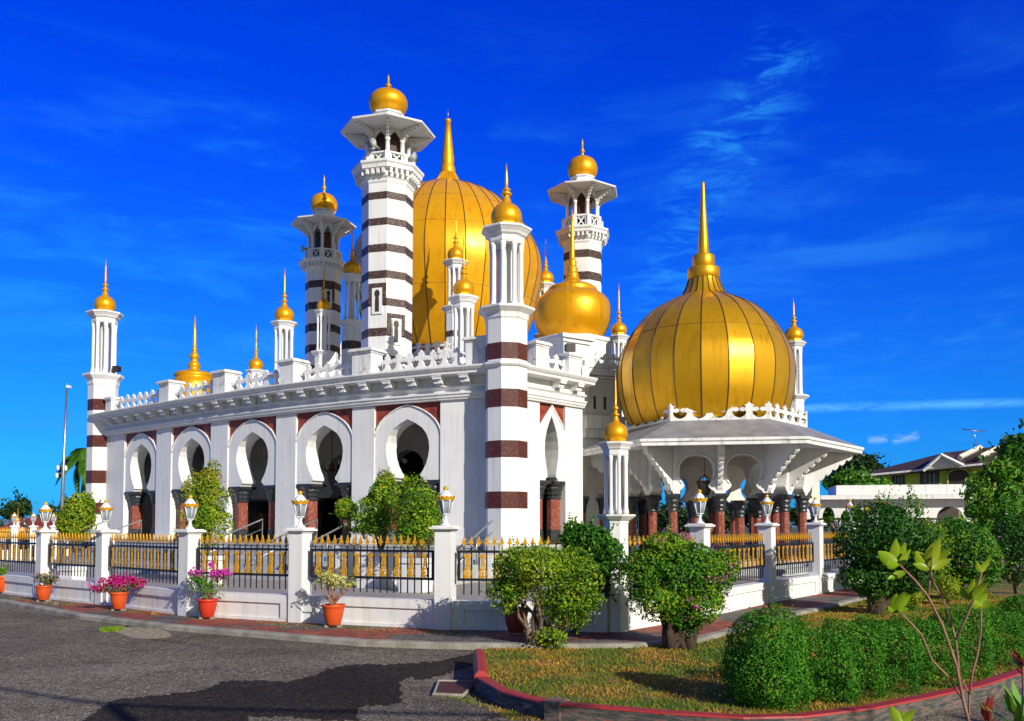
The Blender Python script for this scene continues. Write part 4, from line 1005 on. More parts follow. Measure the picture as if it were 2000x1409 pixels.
# ================================================================ vegetation helpers
def leaf_mat(name, cols, rough=.5, trans=.25, spec=.35, lf=.4, ls=2.2):
    m = bpy.data.materials.new(name); m.use_nodes = True; t = m.node_tree; b = t.nodes['Principled BSDF']
    g = t.nodes.new('ShaderNodeNewGeometry'); tcn = t.nodes.new('ShaderNodeTexCoord')
    n = t.nodes.new('ShaderNodeTexNoise'); n.inputs['Scale'].default_value = ls; n.inputs['Detail'].default_value = 3; t.links.new(tcn.outputs['Object'], n.inputs['Vector'])
    ad = t.nodes.new('ShaderNodeMath'); ad.operation = 'MULTIPLY_ADD'; ad.inputs[1].default_value = 1-lf; t.links.new(g.outputs['Random Per Island'], ad.inputs[0])
    mr = t.nodes.new('ShaderNodeMapRange'); mr.inputs[1].default_value = .3; mr.inputs[2].default_value = .7; mr.inputs[3].default_value = 0; mr.inputs[4].default_value = lf
    t.links.new(n.outputs[0], mr.inputs[0]); t.links.new(mr.outputs[0], ad.inputs[2])
    c = ramp(t, ad.outputs[0], [(i/(len(cols)-1), q) for i, q in enumerate(cols)])
    t.links.new(c, b.inputs['Base Color']); b.inputs['Roughness'].default_value = rough; b.inputs['Specular IOR Level'].default_value = spec
    tr = t.nodes.new('ShaderNodeBsdfTranslucent'); t.links.new(c, tr.inputs['Color']); mx = t.nodes.new('ShaderNodeMixShader'); mx.inputs[0].default_value = trans
    t.links.new(b.outputs[0], mx.inputs[1]); t.links.new(tr.outputs[0], mx.inputs[2]); t.links.new(mx.outputs[0], t.nodes['Material Output'].inputs['Surface'])
    return m
LF_DARK = leaf_mat('leaf_dark', [(.008,.040,.003),(.018,.095,.006),(.035,.16,.010),(.08,.24,.02)])
LF_HEDGE = leaf_mat('leaf_hedge', [(.010,.055,.003),(.025,.13,.007),(.05,.22,.012),(.12,.34,.03),(.26,.30,.03)], .6, .25, .15)
LF_MID = leaf_mat('leaf_mid', [(.015,.075,.004),(.04,.18,.008),(.10,.29,.012),(.26,.38,.02)])
LF_YEL = leaf_mat('leaf_yellowgreen', [(.03,.12,.005),(.11,.24,.008),(.28,.40,.012),(.55,.54,.03)])
LF_LIME = leaf_mat('leaf_lime', [(.10,.22,.01),(.24,.34,.015),(.45,.50,.03)])
LF_OR = leaf_mat('leaf_orange_tip', [(.08,.16,.008),(.20,.26,.012),(.34,.28,.015),(.52,.16,.01)])
LF_FAR = leaf_mat('leaf_far', [(.006,.022,.006),(.012,.045,.010),(.022,.07,.015),(.05,.10,.02)])
LF_BIG = leaf_mat('leaf_big_lime', [(.07,.20,.008),(.22,.36,.012),(.45,.48,.03)], .35, .35)
LF_PALM = leaf_mat('leaf_palm', [(.02,.09,.006),(.06,.20,.01),(.14,.30,.02)])
FL_MAG = leaf_mat('petal_magenta', [(.50,.01,.10),(.62,.015,.22),(.42,.01,.28)], .5, .35)
FL_PUR = leaf_mat('petal_purple', [(.50,.03,.36),(.66,.06,.52),(.60,.03,.25)], .5, .35)
FL_RED = leaf_mat('petal_red', [(.45,.02,.02),(.55,.05,.08),(.50,.12,.10)], .5, .3)
CROT = leaf_mat('leaf_red_croton', [(.20,.01,.01),(.32,.04,.02),(.12,.10,.02)], .4, .3)
BARK = mat('bark', (.10,.065,.04), .9, var=(.18,.12,.075), vscale=12, bump=.8, bscale=30, stretch=(1,1,.3))
DBARK = mat('dark_bark', (.035,.022,.013), .9, var=(.08,.05,.03), vscale=12, bump=.8, bscale=30, stretch=(1,1,.3))
TWIG = mat('twig_bark', (.22,.10,.06), .7, var=(.32,.17,.10), vscale=20)
SOIL = mat('pot_soil', (.05,.03,.018), .95, var=(.10,.06,.03), vscale=20)
TERRA = mat('orange_pot', (.62,.085,.012), .45, var=(.50,.065,.012), vscale=3)
TERRR = mat('red_pot', (.58,.035,.012), .45, var=(.46,.03,.012), vscale=3)
TERRD = mat('brown_pot', (.26,.045,.02), .6, var=(.18,.03,.015), vscale=3)
R_ = random.Random(5)
def blob(c, r, flat=0.0, lump=.18, seed=0, sq=0):
    """lumpy ellipsoid: returns sampler of (point, outward normal)"""
    rr = random.Random(seed); dirs = [(Vector((rr.gauss(0,1),rr.gauss(0,1),rr.gauss(0,1))).normalized(), rr.uniform(-lump, lump*1.3)) for _ in range(26)]
    def samp(rnd, depth):
        d = Vector((rnd.gauss(0,1), rnd.gauss(0,1), rnd.gauss(0,1))).normalized()
        if d.z < -.2 and rnd.random() < flat: d.z = abs(d.z)*.4; d.normalize()
        k = 1.0
        for q, a in dirs:
            w_ = max(0, d.dot(q)-.72)/.28; k += a*w_
        k *= 1-depth*rnd.random()**1.6
        if sq: d2 = Vector([math.copysign(abs(v)**sq, v) for v in d]); return Vector((c[0]+d2.x*r[0]*k, c[1]+d2.y*r[1]*k, c[2]+d2.z*r[2]*k)), d
        return Vector((c[0]+d.x*r[0]*k, c[1]+d.y*r[1]*k, c[2]+d.z*r[2]*k)), d
    return samp
def leafmesh(name, spec, size, m, parent, seed=1, aspect=.5, jitter=.9, fold=.25, clip=None, up=0.0, sprig=.012):
    """spec: list of (sampler, count, depth)"""
    rnd = random.Random(seed); V = []; F = []
    for samp, cnt, depth in spec:
        for _ in range(int(cnt)):
            p, n = samp(rnd, depth)
            n0 = n.copy()
            n = (n+Vector((rnd.gauss(0,jitter),rnd.gauss(0,jitter),rnd.gauss(0,jitter)+up))*.6).normalized()
            a = n.cross(Vector((rnd.gauss(0,1),rnd.gauss(0,1),rnd.gauss(0,1)))).normalized(); b = n.cross(a)
            L_ = size*rnd.uniform(.6,1.25); W_ = L_*aspect*rnd.uniform(.8,1.2)
            i = len(V); f = n*W_*fold
            V += [p-a*L_*.5, p+b*W_*.5+f, p+a*L_*.5, p-b*W_*.5+f]
            F += [(i,i+1,i+2),(i,i+2,i+3)]
            if rnd.random() < sprig:                       # a young shoot sticking out of the outline
                dd = (n0+Vector((rnd.gauss(0,.4),rnd.gauss(0,.4),.5+rnd.gauss(0,.3)))).normalized(); q = p.copy()
                for j in range(rnd.randint(3,7)):
                    q = q+dd*L_*.42; aa = (dd+Vector((rnd.gauss(0,.9),rnd.gauss(0,.9),rnd.gauss(0,.7)))).normalized(); bb = aa.cross(Vector((rnd.gauss(0,1),rnd.gauss(0,1),rnd.gauss(0,1)))).normalized(); i = len(V); l2 = L_*(1-.07*j)
                    V += [q, q+aa*l2*.5+bb*l2*aspect*.5, q+aa*l2, q+aa*l2*.5-bb*l2*aspect*.5]; F += [(i,i+1,i+2),(i,i+2,i+3)]
    me = bpy.data.meshes.new(name); me.from_pydata([tuple(v) for v in V], [], F); me.materials.append(m); me.update()
    return part(name, me, m, parent)
def branchy(name, base, tips, r0, m, parent, split=.35, seed=2, n=6, wob=.06):
    rnd = random.Random(seed); mb = MB(); base = Vector(base)
    for t in tips:
        t = Vector(t); pts = [base]; k = 5
        for i in range(1, k+1):
            f = i/k; q = base.lerp(t, f); q += Vector((rnd.gauss(0,wob),rnd.gauss(0,wob),0))*(t-base).length*(f*(1-f)*2)
            pts.append(q)
        mb.tube(pts, [r0*(1-.75*i/k) for i in range(k+1)], n)
    return part(name, mb, m, parent)
def bushtree(name, label, cat, base, blobs, leaf, size, m, group=None, trunk_r=.06, bm=BARK, trunks=1, seed=1, flowers=None, aspect=.5, depth=.45, lump=.2, tipf=.0, flat=.3, extra=None):
    """base: world point; blobs: [(dx,dy,dz,rx,ry,rz,count)] about the base"""
    r = root_of(name, base, 0, label, cat, group); base = Vector(base)
    sp = [(blob((base.x+b[0],base.y+b[1],base.z+b[2]), b[3:6], flat, lump, seed*31+i), b[6], depth) for i, b in enumerate(blobs)]
    leafmesh('crown', sp, size, m, r, seed, aspect)
    for e_ in (extra or []):        # second foliage colour
        nm, mm, idx, cnt, sz, dp = e_
        leafmesh(nm, [(sp[i][0], cnt, dp) for i in idx], sz, mm, r, seed+9, aspect)
    tips = []
    rnd = random.Random(seed)
    for b in blobs:
        for _ in range(max(2, int(4/len(blobs))+1)): tips.append((base.x+b[0]+rnd.uniform(-.5,.5)*b[3], base.y+b[1]+rnd.uniform(-.4,.4)*b[4], base.z+b[2]+rnd.uniform(-.1,.5)*b[5]))
    if trunk_r > 0:
        if trunks == 1: branchy('trunk', base-Vector((0,0,.05)), tips, trunk_r, bm, r, seed=seed)
        else:
            for q in range(trunks):
                off = Vector(((q-(trunks-1)/2)*trunk_r*3.2, 0, -.05)); branchy('trunk', base+off, tips[q::trunks], trunk_r, bm, r, seed=seed+q)
    if flowers:
        fm, cnt, fs, idx = flowers
        rnd = random.Random(seed+4); V = []; F = []
        for i in idx:
            s = sp[i][0]
            for _ in range(cnt):
                p, n = s(rnd, .02); p = p+n*fs*.5
                for q in range(rnd.randint(4,9)):
                    pp = p+Vector((rnd.gauss(0,1),rnd.gauss(0,1),rnd.gauss(0,1)))*fs*.8
                    a = Vector((rnd.gauss(0,1),rnd.gauss(0,1),rnd.gauss(0,1))).normalized(); b = a.cross(Vector((rnd.gauss(0,1),rnd.gauss(0,1),rnd.gauss(0,1)))).normalized(); k = len(V)
                    V += [pp-a*fs*.5, pp+b*fs*.4, pp+a*fs*.5, pp-b*fs*.4]; F += [(k,k+1,k+2,k+3)]
        me = bpy.data.meshes.new('flowers'); me.from_pydata([tuple(v) for v in V], [], F); me.materials.append(fm); part('flower_cluster', me, fm, r)['kind'] = 'stuff'
    return r
def px_bush(x, y, Y): return Mx(y, Y)

# ---------------------------------------------------------------- pots along the fence
def pot(px, py, rim_hw, hpx, label, tm, plant, seed, twotone=False):
    g = Gf(px, py); s = Mx(py, g.y); R = rim_hw*s; H = hpx*s; g.z = PZ
    r = root_of('potted_plant', g, 0, label, 'potted plant', 'flower pots along the fence')
    e = .035
    for dx in (-.09,.09): pass
    part('brick_foot', MB().box(-R*.7,-R*.35,-R*.3,R*.3,0,e), KERB, r, True)
    part('brick_foot', MB().box(R*.35,R*.7,-R*.3,R*.3,0,e), KERB, r, True)
    pr = [(R*.56,e),(R*.60,e+.01),(R*.80,e+H*.45),(R*.90,e+H*.80),(R*.92,e+H*.86),(R*1.0,e+H*.88),(R*1.02,e+H*.93),(R*1.0,e+H),(R*.88,e+H),(R*.84,e+H*.9)]
    if twotone:
        pr = [(R*.56,e)]; 
        for i in range(14): f = i/14; rr = R*(.58+.34*f**.8); pr += [(rr,e+H*(.02+.84*f)),(rr+.008,e+H*(.045+.84*f))]
        pr += [(R*1.0,e+H*.9),(R*1.03,e+H*.95),(R*1.0,e+H),(R*.88,e+H),(R*.84,e+H*.9)]
    part('pot', MB().lathe(pr, 0, 0, 28, cap=False), tm, r, True)
    part('soil', MB().lathe([(R*.85,e+H*.88),(.01,e+H*.93)], 0, 0, 16), SOIL, r, True)
    b = Vector((g.x, g.y, PZ+e+H*.9))
    P_ = lambda dx, dy, dz, rx, ry, rz, n: (blob((b.x+dx,b.y+dy,b.z+dz),(rx,ry,rz),.2,.3,seed+int(dx*50)), n, .7)
    sp, fl = plant(P_)
    for nm, spec, size, mm in sp: leafmesh(nm, spec, size, mm, r, seed)
    for nm, spec, size, mm in fl: leafmesh(nm, spec, size, mm, r, seed+3, aspect=.8)
    tips = []
    rnd = random.Random(seed)
    for nm, spec, size, mm in sp:
        for s_, n_, d_ in spec:
            for _ in range(3): tips.append(s_(rnd, .8)[0])
    branchy('stem', b, tips, .018, TWIG, r, seed=seed, n=5, wob=.12)
    return r
pot(3, 1159, 17, 31, 'orange pot of yellow-green leaves at the left edge of the photo', TERRA, lambda P_: ([('foliage',[P_(0,0,.15,.17,.14,.13,500)],.05,LF_YEL)],[]), 21)
pot(85, 1175, 16, 28, 'small orange pot of sparse dark leaves and small red flowers', TERRA, lambda P_: ([('foliage',[P_(0,0,.17,.22,.16,.15,420),P_(.18,0,.14,.12,.1,.08,120)],.045,LF_DARK)],[('flower_cluster',[P_(0,0,.2,.24,.17,.15,110),P_(.2,0,.15,.12,.1,.08,30)],.04,FL_RED)]), 22)
pot(232, 1193, 17.5, 33, 'orange pot with a wide spread of magenta bougainvillea flowers', TERRA, lambda P_: ([('foliage',[P_(-.0,0,.13,.26,.18,.14,420),P_(-.33,0,.08,.16,.12,.08,160),P_(.3,0,.18,.16,.12,.10,160)],.045,LF_MID)],[('flower_cluster',[P_(0,-.02,.22,.30,.2,.14,520),P_(-.36,0,.09,.17,.12,.07,190),P_(.33,0,.2,.18,.14,.10,260)],.055,FL_MAG)]), 23)
pot(405, 1209, 20, 35, 'red pot with purple bougainvillea reaching out over green leaves', TERRR, lambda P_: ([('foliage',[P_(-.02,0,.25,.22,.18,.20,620),P_(-.2,0,.38,.18,.14,.12,260),P_(.22,0,.42,.18,.12,.08,180)],.05,LF_MID)],[('flower_cluster',[P_(.22,0,.46,.20,.14,.10,210),P_(.05,0,.62,.06,.05,.09,40),P_(-.22,0,.48,.12,.1,.1,90)],.055,FL_PUR)]), 24)
pot(651, 1225, 23, 40, 'ribbed orange pot with a small pale yellow variegated shrub', TERRA, lambda P_: ([('foliage',[P_(0,0,.42,.22,.16,.11,520),P_(.2,0,.34,.16,.1,.06,160),P_(-.14,0,.5,.12,.1,.07,140)],.055,leaf_mat('leaf_variegated', [(.10,.18,.02),(.36,.40,.08),(.62,.58,.20),(.75,.70,.35)]))],[]), 25, True)
pot(1008, 1240, 26, 47, 'dark brown pot in the shade behind the clipped bush', TERRD, lambda P_: ([('foliage',[P_(0,0,.3,.30,.25,.28,900)],.06,LF_DARK)],[]), 26)

# ---------------------------------------------------------------- round bushes on the lawn
LZ = .03
b1 = G(1062, 1266, LZ); s1_ = Mx(1150, b1.y)
def pb(b, s, px, py, hw, hh, n, dy=0, ry=None, cx=None): return ((px-cx)*s, dy, Zr(py, b.y+dy)-b.z, hw*s, (ry or hw*.85)*s, hh*s, n)
c_ = 1062
bushtree('clipped_bush', 'clipped yellow-green bush with trunk on the lawn, left of the corner post', 'bush', b1,
  [pb(b1,s1_,1062,1112,62,48,4600,-.1,None,c_),pb(b1,s1_,1010,1112,38,42,2000,0,None,c_),pb(b1,s1_,1120,1120,46,46,2400,-.1,None,c_),pb(b1,s1_,1108,1185,50,36,2200,-.15,None,c_),pb(b1,s1_,994,1160,30,32,1000,0,None,c_),pb(b1,s1_,1080,1246,32,20,520,-.2,None,c_),pb(b1,s1_,1148,1168,32,30,900,-.1,None,c_)], None, .052, LF_YEL, trunk_r=.045, trunks=3, seed=4, depth=.45, lump=.3,
  extra=[('low_foliage', LF_DARK, (1,3,4,6,2), 520, .06, .5)], flowers=(FL_RED, 3, .03, (0,)))
b1b = G(1120, 1240, PZ); b1b.y += .3
bushtree('leafy_shrub', 'dark glossy shrub growing between the yellow-green bush and the corner post', 'shrub', b1b,
  [pb(b1b,s1_,1160,1065,44,40,1700,0,None,1120),pb(b1b,s1_,1128,1050,26,30,600,0,None,1120),pb(b1b,s1_,1196,1090,28,38,800,0,None,1120),pb(b1b,s1_,1168,1130,40,40,1100,0,None,1120)], None, .085, LF_DARK, trunk_r=.03, seed=6, depth=.5, lump=.35,
  extra=[('young_foliage', LF_MID, (0,1,2,3), 450, .085, .15)])
b2 = G(1326, 1268, LZ); s2_ = Mx(1150, b2.y)
bushtree('flowering_bush', 'round bush with pink bougainvillea flowers and twin trunks, right of the corner post', 'bush', b2,
  [pb(b2,s2_,1322,1115,70,58,4200,0,None,1326),pb(b2,s2_,1262,1120,48,50,1900,-.05,None,1326),pb(b2,s2_,1385,1125,46,52,2000,-.05,None,1326),pb(b2,s2_,1290,1175,48,36,1500,-.1,None,1326),pb(b2,s2_,1362,1178,50,36,1600,-.1,None,1326),pb(b2,s2_,1310,1072,46,30,1300,0,None,1326),pb(b2,s2_,1338,1212,34,20,500,-.1,None,1326)], None, .058, LF_MID, trunk_r=.075, trunks=2, bm=DBARK, seed=8, depth=.45, lump=.26,
  extra=[('yellow_foliage', LF_YEL, (1,2,3,4,5), 800, .058, .15),('dark_foliage', LF_DARK, (0,), 1800, .058, .3)], flowers=(FL_PUR, 15, .036, (0,5,2,4)))

# ---------------------------------------------------------------- lawn, red plank kerb, drain
lawn_px = [(933,1290),(941,1325),(985,1352),(1075,1376),(1150,1385),(1300,1395),(1450,1404),(1560,1402),(1694,1386),(1800,1366),(1910,1342),(2010,1312),(2150,1265)]
lawn_f = [G(x, y, LZ) for x, y in lawn_px]
kr = [q for q, (x, y) in zip(kerb, kerb_px) if x >= 970]
lawn_pts = lawn_f+[Vector((9,13,0)), Vector((12,22,0)), Vector((14,34,0))]+[Vector((q.x, q.y-.02, 0)) for q in reversed(kr)]+[G(960,1266,LZ), G(940,1270,LZ)]
sheet('lawn', [(p.x,p.y) for p in lawn_pts], LZ, LAWN)
sheet('garden_ground', [(9,5),(60,5),(60,45),(14,45),(14,34),(12,22),(9,13)], .02, LAWN)
REDP = mat('red_kerb_paint', (.42,.022,.018), .55, var=(.30,.03,.025), vscale=9, bump=.3, bscale=12)
PLNK = mat('weathered_kerb_side', (.045,.055,.055), .85, var=(.12,.10,.09), vscale=4, bump=.8, bscale=14, stretch=(1,1,6))
def plank_b(m, t, b, noise, mpn):
    n = noise(5, 8, .7); t.links.new(ramp(t, n.outputs[0], [(.36,(.03,.045,.045)),(.48,(.07,.07,.065)),(.56,(.16,.13,.11)),(.68,(.30,.05,.04))]), b.inputs['Base Color'])
PLNK = mat('weathered_kerb_side', rough=.85, bump=.8, bscale=14, stretch=(1.2,1.2,7), builder=plank_b)
edge = [G(x, y, .16) for x, y in [(935,1277),(937,1300),(940,1322),(985,1348),(1030,1360),(1075,1370),(1099,1373),(1300,1390),(1450,1399),(1560,1397),(1694,1381),(1800,1361),(1910,1337),(2010,1305),(2150,1258)]]
en = path_normals(edge)
kt = root_of('planter_kerb', (edge[5].x, edge[5].y, 0), 0, 'red-topped weathered kerb curving round the front of the lawn', 'kerb')
def ksweep(i0, i1, prof): return MB().sweep(prof, edge[i0:i1], en[i0:i1])
for i0, i1 in ((2,6),(6,15)):
    part('kerb_side', ksweep(i0, i1, [(.055,-.01),(.055,.147),(-.055,.147),(-.055,-.01)]), PLNK, kt)
    part('painted_top', ksweep(i0, i1, [(.062,.148),(.055,.163),(-.055,.163),(-.062,.148)]), REDP, kt)
e5 = edge[5].lerp(edge[6], .0); dd = (edge[6]-edge[5]).normalized()
part('kerb_block', MB().obox(edge[5].lerp(edge[6],.5), dd, Vector((dd.y,-dd.x,0)), 0, .185, .075, .085), PLNK, kt)
part('kerb_end', ksweep(0, 3, [(.07,-.01),(.07,.17),(.03,.22),(-.03,.22),(-.07,.17),(-.07,-.01)]), REDP, kt)
dc = root_of('drain_cover', G(888,1344,.01), 0, 'rusty red square drain cover set in the asphalt by the kerb end', 'drain cover')
mb = MB(); q = [G(x,y,.03) for x,y in ((856,1330),(931,1332),(903,1358),(847,1355))]
mb.add([(p.x,p.y,.028) for p in q]+[(p.x,p.y,-.01) for p in q], [(0,1,2,3),(7,6,5,4),(0,4,5,1),(1,5,6,2),(2,6,7,3),(3,7,4,0)])
part('plate', mb, mat('rusty_red', (.10,.018,.012), .7, var=(.05,.02,.015), vscale=8, bump=.5, bscale=30), dc)
mb = MB(); q.append(q[0]); mb.tube([Vector((p.x,p.y,.02)) for p in q], .022, 4, False); part('frame', mb, KERB, dc)
# dark patch with a ragged outline, laid just above the road
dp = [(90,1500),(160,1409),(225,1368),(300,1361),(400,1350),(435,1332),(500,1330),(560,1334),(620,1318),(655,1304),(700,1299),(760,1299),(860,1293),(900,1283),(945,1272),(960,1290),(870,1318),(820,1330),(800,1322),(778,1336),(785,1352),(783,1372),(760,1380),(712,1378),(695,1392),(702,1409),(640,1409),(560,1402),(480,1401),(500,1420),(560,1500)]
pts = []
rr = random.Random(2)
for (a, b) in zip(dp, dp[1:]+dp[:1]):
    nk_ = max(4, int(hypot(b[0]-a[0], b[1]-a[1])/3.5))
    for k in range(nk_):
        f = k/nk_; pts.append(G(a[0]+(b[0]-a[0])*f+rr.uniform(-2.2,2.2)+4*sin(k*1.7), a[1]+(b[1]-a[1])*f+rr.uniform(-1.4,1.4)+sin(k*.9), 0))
sheet('dark_patch', [(p.x,p.y) for p in pts], .008, ASPHD)
# grass blades
def inside(p, poly):
    c = False; n = len(poly)
    for i in range(n):
        a, b = poly[i], poly[(i+1) % n]
        if (a.y > p[1]) != (b.y > p[1]) and p[0] < (b.x-a.x)*(p[1]-a.y)/(b.y-a.y)+a.x: c = not c
    return c
def blades(name, poly, n, h, m, z, seed, label, dens=None):
    rnd = random.Random(seed); V = []; F = []
    x0, x1 = min(p.x for p in poly), max(p.x for p in poly); y0, y1 = min(p.y for p in poly), max(p.y for p in poly)
    k = 0; tries = 0
    while k < n and tries < n*8:
        tries += 1; x, y = rnd.uniform(x0,x1), y0+(y1-y0)*rnd.random()**1.5
        if not inside((x,y), poly): continue
        if dens and rnd.random() > dens(x,y): continue
        k += 1; hh = h*rnd.uniform(.4,1.2); a = rnd.uniform(0,6.28); w_ = .006*rnd.uniform(.7,1.5)*(y/8); lx, ly = rnd.gauss(0,.5)*hh, rnd.gauss(0,.5)*hh; i = len(V)
        V += [(x-cos(a)*w_,y-sin(a)*w_,z),(x+cos(a)*w_,y+sin(a)*w_,z),(x+lx,y+ly,z+hh)]; F.append((i,i+1,i+2))
    me = bpy.data.meshes.new(name); me.from_pydata(V, [], F); me.materials.append(m); me.update()
    o = part(name, me, m); tag(o, label, 'grass', kind='stuff'); return o
GRS = leaf_mat('grass_blade', [(.03,.12,.005),(.08,.20,.01),(.26,.24,.02),(.50,.27,.04),(.62,.34,.07)], .7, .3, lf=.7, ls=1.3)
near_poly = [p for p in lawn_pts]
blades('lawn_grass', [Vector((p.x,p.y,0)) for p in lawn_pts], 62000, .032, GRS, LZ, 3, 'short patchy lawn of green and dry orange grass')
wp = [G(x,y,0) for x,y in ((855,1362),(930,1340),(990,1362),(1070,1392),(1090,1409),(1000,1409),(930,1380))]
blades('kerb_weeds', wp, 1500, .03, GRS, .0, 5, 'sparse weeds and dry grass along the foot of the red kerb')
wp = [G(x,y,0) for x,y in ((195,1228),(240,1225),(240,1234),(200,1236))]
blades('road_weeds', wp, 900, .04, LF_YEL, 0, 6, 'small tuft of yellow-green weeds in the asphalt')
GRAV = mat('dry_gravel', (.44,.37,.24), .9, var=(.20,.16,.10), vscale=14, bump=.8, bscale=40)
rr = random.Random(9)
pts = [G(x+rr.uniform(-3,3), y+rr.uniform(-1,1), 0) for x,y in ((235,1227),(270,1226),(310,1229),(330,1238),(335,1246),(300,1250),(265,1249),(240,1243),(225,1236))]
sheet('gravel_patch', [(p.x,p.y) for p in pts], .010, GRAV)
# leaf litter and weeds on the paving
lit = [G(x,y,PZ) for x,y in ((-40,1166),(200,1192),(560,1225),(900,1243),(900,1235),(577,1219),(193,1183),(-40,1157))]
blades('path_weeds', lit, 2600, .025, GRS, PZ, 8, 'weeds and fallen petals along the foot of the white fence wall', dens=lambda x,y: .5+.5*sin(x*3.1)*sin(x*1.3+1))

# ---------------------------------------------------------------- hedges on the right
def hedge(name, label, samplers, size, m, base, seed, flat=.2):
    r = root_of(name, base, 0, label, 'hedge'); leafmesh('foliage', samplers, size, m, r, seed, .55, .8)
    return r
hb = G(1515, 1386, LZ)
ss = Mx(1290, hb.y)
zc_ = (Zr(1190, hb.y)+LZ)/2
hr = hedge('round_topiary', 'tall round-topped clipped shrub at the left end of the low hedge', [(blob((hb.x+.0,hb.y+.25,zc_-.08),(74*ss,.40,zc_+.02),.1,.13,61), 13000, .2),(blob((hb.x+.0,hb.y+.22,.28),(84*ss,.42,.32),.1,.14,62), 5000, .25)], .030, LF_HEDGE, hb, 31)
branchy('trunk', (hb.x,hb.y+.25,0), [(hb.x+.1,hb.y+.25,.6),(hb.x-.15,hb.y+.3,.7)], .03, DBARK, hr)
hp = [(1600,1378,1238),(1665,1368,1222),(1730,1358,1205),(1800,1345,1208),(1865,1328,1192),(1935,1305,1190),(2010,1275,1205),(2080,1250,1205)]
sm = []
for i, (x, yb, yt) in enumerate(hp):
    q = G(x, yb, LZ); Yb = q.y+.42; zt = Zr(yt-2, Yb); s_ = Mx(1280, Yb)
    sm.append((blob((P(x,1280,Yb).x,Yb,zt*.46),(52*s_,.44,zt*.53),.1,.12,70+i,.66), 7600, .16))
q = G(1800,1345,LZ)
hedge('low_hedge', 'long low clipped hedge behind the bare twiggy plant', sm, .030, LF_HEDGE, (q.x,q.y+.4,LZ), 33)
# shrubs farther back on the right
def shrub(px, py, z, blobs, label, m, size, seed, cat='shrub', trunk=.05, name='garden_shrub', **k):
    b = G(px, py, z); s = Mx(py-60, b.y)
    return bushtree(name, label, cat, b, [pb(b,s,x,y,hw,hh,n,0,None,px) for x,y,hw,hh,n in blobs], None, size, m, trunk_r=trunk, seed=seed, **k)
shrub(1703, 1200, LZ, [(1735,1075,74,72,9000),(1700,1130,48,44,3000),(1770,1120,50,44,3000)], 'large dark round shrub with a thick trunk beside the brick path', LF_DARK, .085, 41, trunk=.10, bm=DBARK, lump=.24, depth=.4, flowers=(FL_RED,3,.04,(0,)))
shrub(1740, 1196, LZ, [(1760,1005,26,38,260),(1798,1000,18,40,160),(1782,975,10,30,60),(1722,985,9,30,60)], 'tall wispy shoots of a bougainvillea rising above the large dark shrub', LF_MID, .08, 43, trunk=.02, depth=.9, lump=.4)
shrub(1880, 1172, LZ, [(1885,1085,66,64,7500),(1845,1110,40,40,2000)], 'dome-shaped green shrub with pink flowers right of the large dark shrub', LF_MID, .09, 44, trunk=.05, lump=.22, depth=.4, extra=[('shaded_foliage', LF_DARK, (0,), 3500, .09, .3)], flowers=(FL_PUR,9,.06,(0,)))  # second leaf colour is a darker green mixed through the crown
shrub(1795, 1178, LZ, [(1820,1060,34,34,1500),(1815,1110,34,40,1500)], 'pale yellow-green bush between the two large shrubs', LF_YEL, .08, 45, lump=.2, depth=.4)
shrub(1778, 1192, LZ, [(1776,1166,32,20,1500)], 'low bright yellow shrub, left one of the pair behind the hedge', LF_LIME, .06, 46, trunk=.03)
shrub(1856, 1182, LZ, [(1856,1150,25,21,1200)], 'round bright yellow shrub, right one of the pair behind the hedge', LF_LIME, .06, 47, trunk=.03)
shrub(1985, 1160, .02, [(1990,1075,44,62,3800)], 'very dark clipped shrub at the right edge of the photo', LF_DARK, .10, 48, lump=.08, depth=.3)
shrub(1975, 1140, .02, [(1975,1010,44,34,1600),(1940,1030,26,26,800)], 'bright green shrub behind the dark one at the right edge', LF_MID, .12, 49)
shrub(1990, 1215, LZ, [(1992,1185,30,22,1500)], 'small clipped bush behind the right end of the hedge', LF_HEDGE, .05, 50, trunk=.02)

# ---------------------------------------------------------------- bushes and planters behind the fence
def planter(px, py, hw, hh, Y, label):
    q = P(px, py, Y); s = Mx(py, Y); r = root_of('planter_box', (q.x,q.y,PZ), radians(-28), label, 'planter')
    W = hw*s; H = q.z-PZ+.0
    mb = MB().box(-W,W,-W*.8,W*.8,.005,H-.12); part('box', mb, WALLW, r, True)
    part('rim', MB().box(-W*1.12,W*1.12,-W*.92,W*.92,H-.119,H), WALLW, r, True); return r
def fbush(px, ybase, Y, blobs, label, m, size, seed, trunk=.05, **k):
    b = P(px, ybase, Y); s = Mx(ybase-40, Y)
    return bushtree('courtyard_bush', label, 'bush', b, [pb(b,s,x,y,hw,hh,n,0,None,px) for x,y,hw,hh,n in blobs], None, size, m, trunk_r=trunk, seed=seed, **k)
planter(404, 1086, 24, 26, 24, 'white planter under the cone-shaped bush inside the fence')
planter(142, 1106, 19, 20, 23.5, 'white planter under the round bush beside the far left tower')
planter(812, 1090, 26, 26, 21.5, 'white planter below the right half of the double bush')
planter(736, 1075, 30, 26, 23, 'white planter below the left half of the double bush')
planter(676, 1062, 18, 26, 24, 'white planter under the small ball tree')
fbush(404, 1086, 24, [(404,1015,44,40,2600),(402,970,34,40,1700),(405,935,16,24,400)], 'cone-shaped bush with orange new leaves, before the second arch', LF_YEL, .10, 51, lump=.3, depth=.5, extra=[('orange_shoots', LF_OR, (1,2), 500, .10, .08)])
fbush(148, 1075, 23.5, [(150,1015,33,42,2400),(130,1030,22,26,700),(160,990,22,24,700)], 'round yellow-green bush beside the foot of the far left tower', LF_YEL, .10, 52, lump=.2, extra=[('orange_shoots', LF_OR, (0,), 350, .10, .08)])
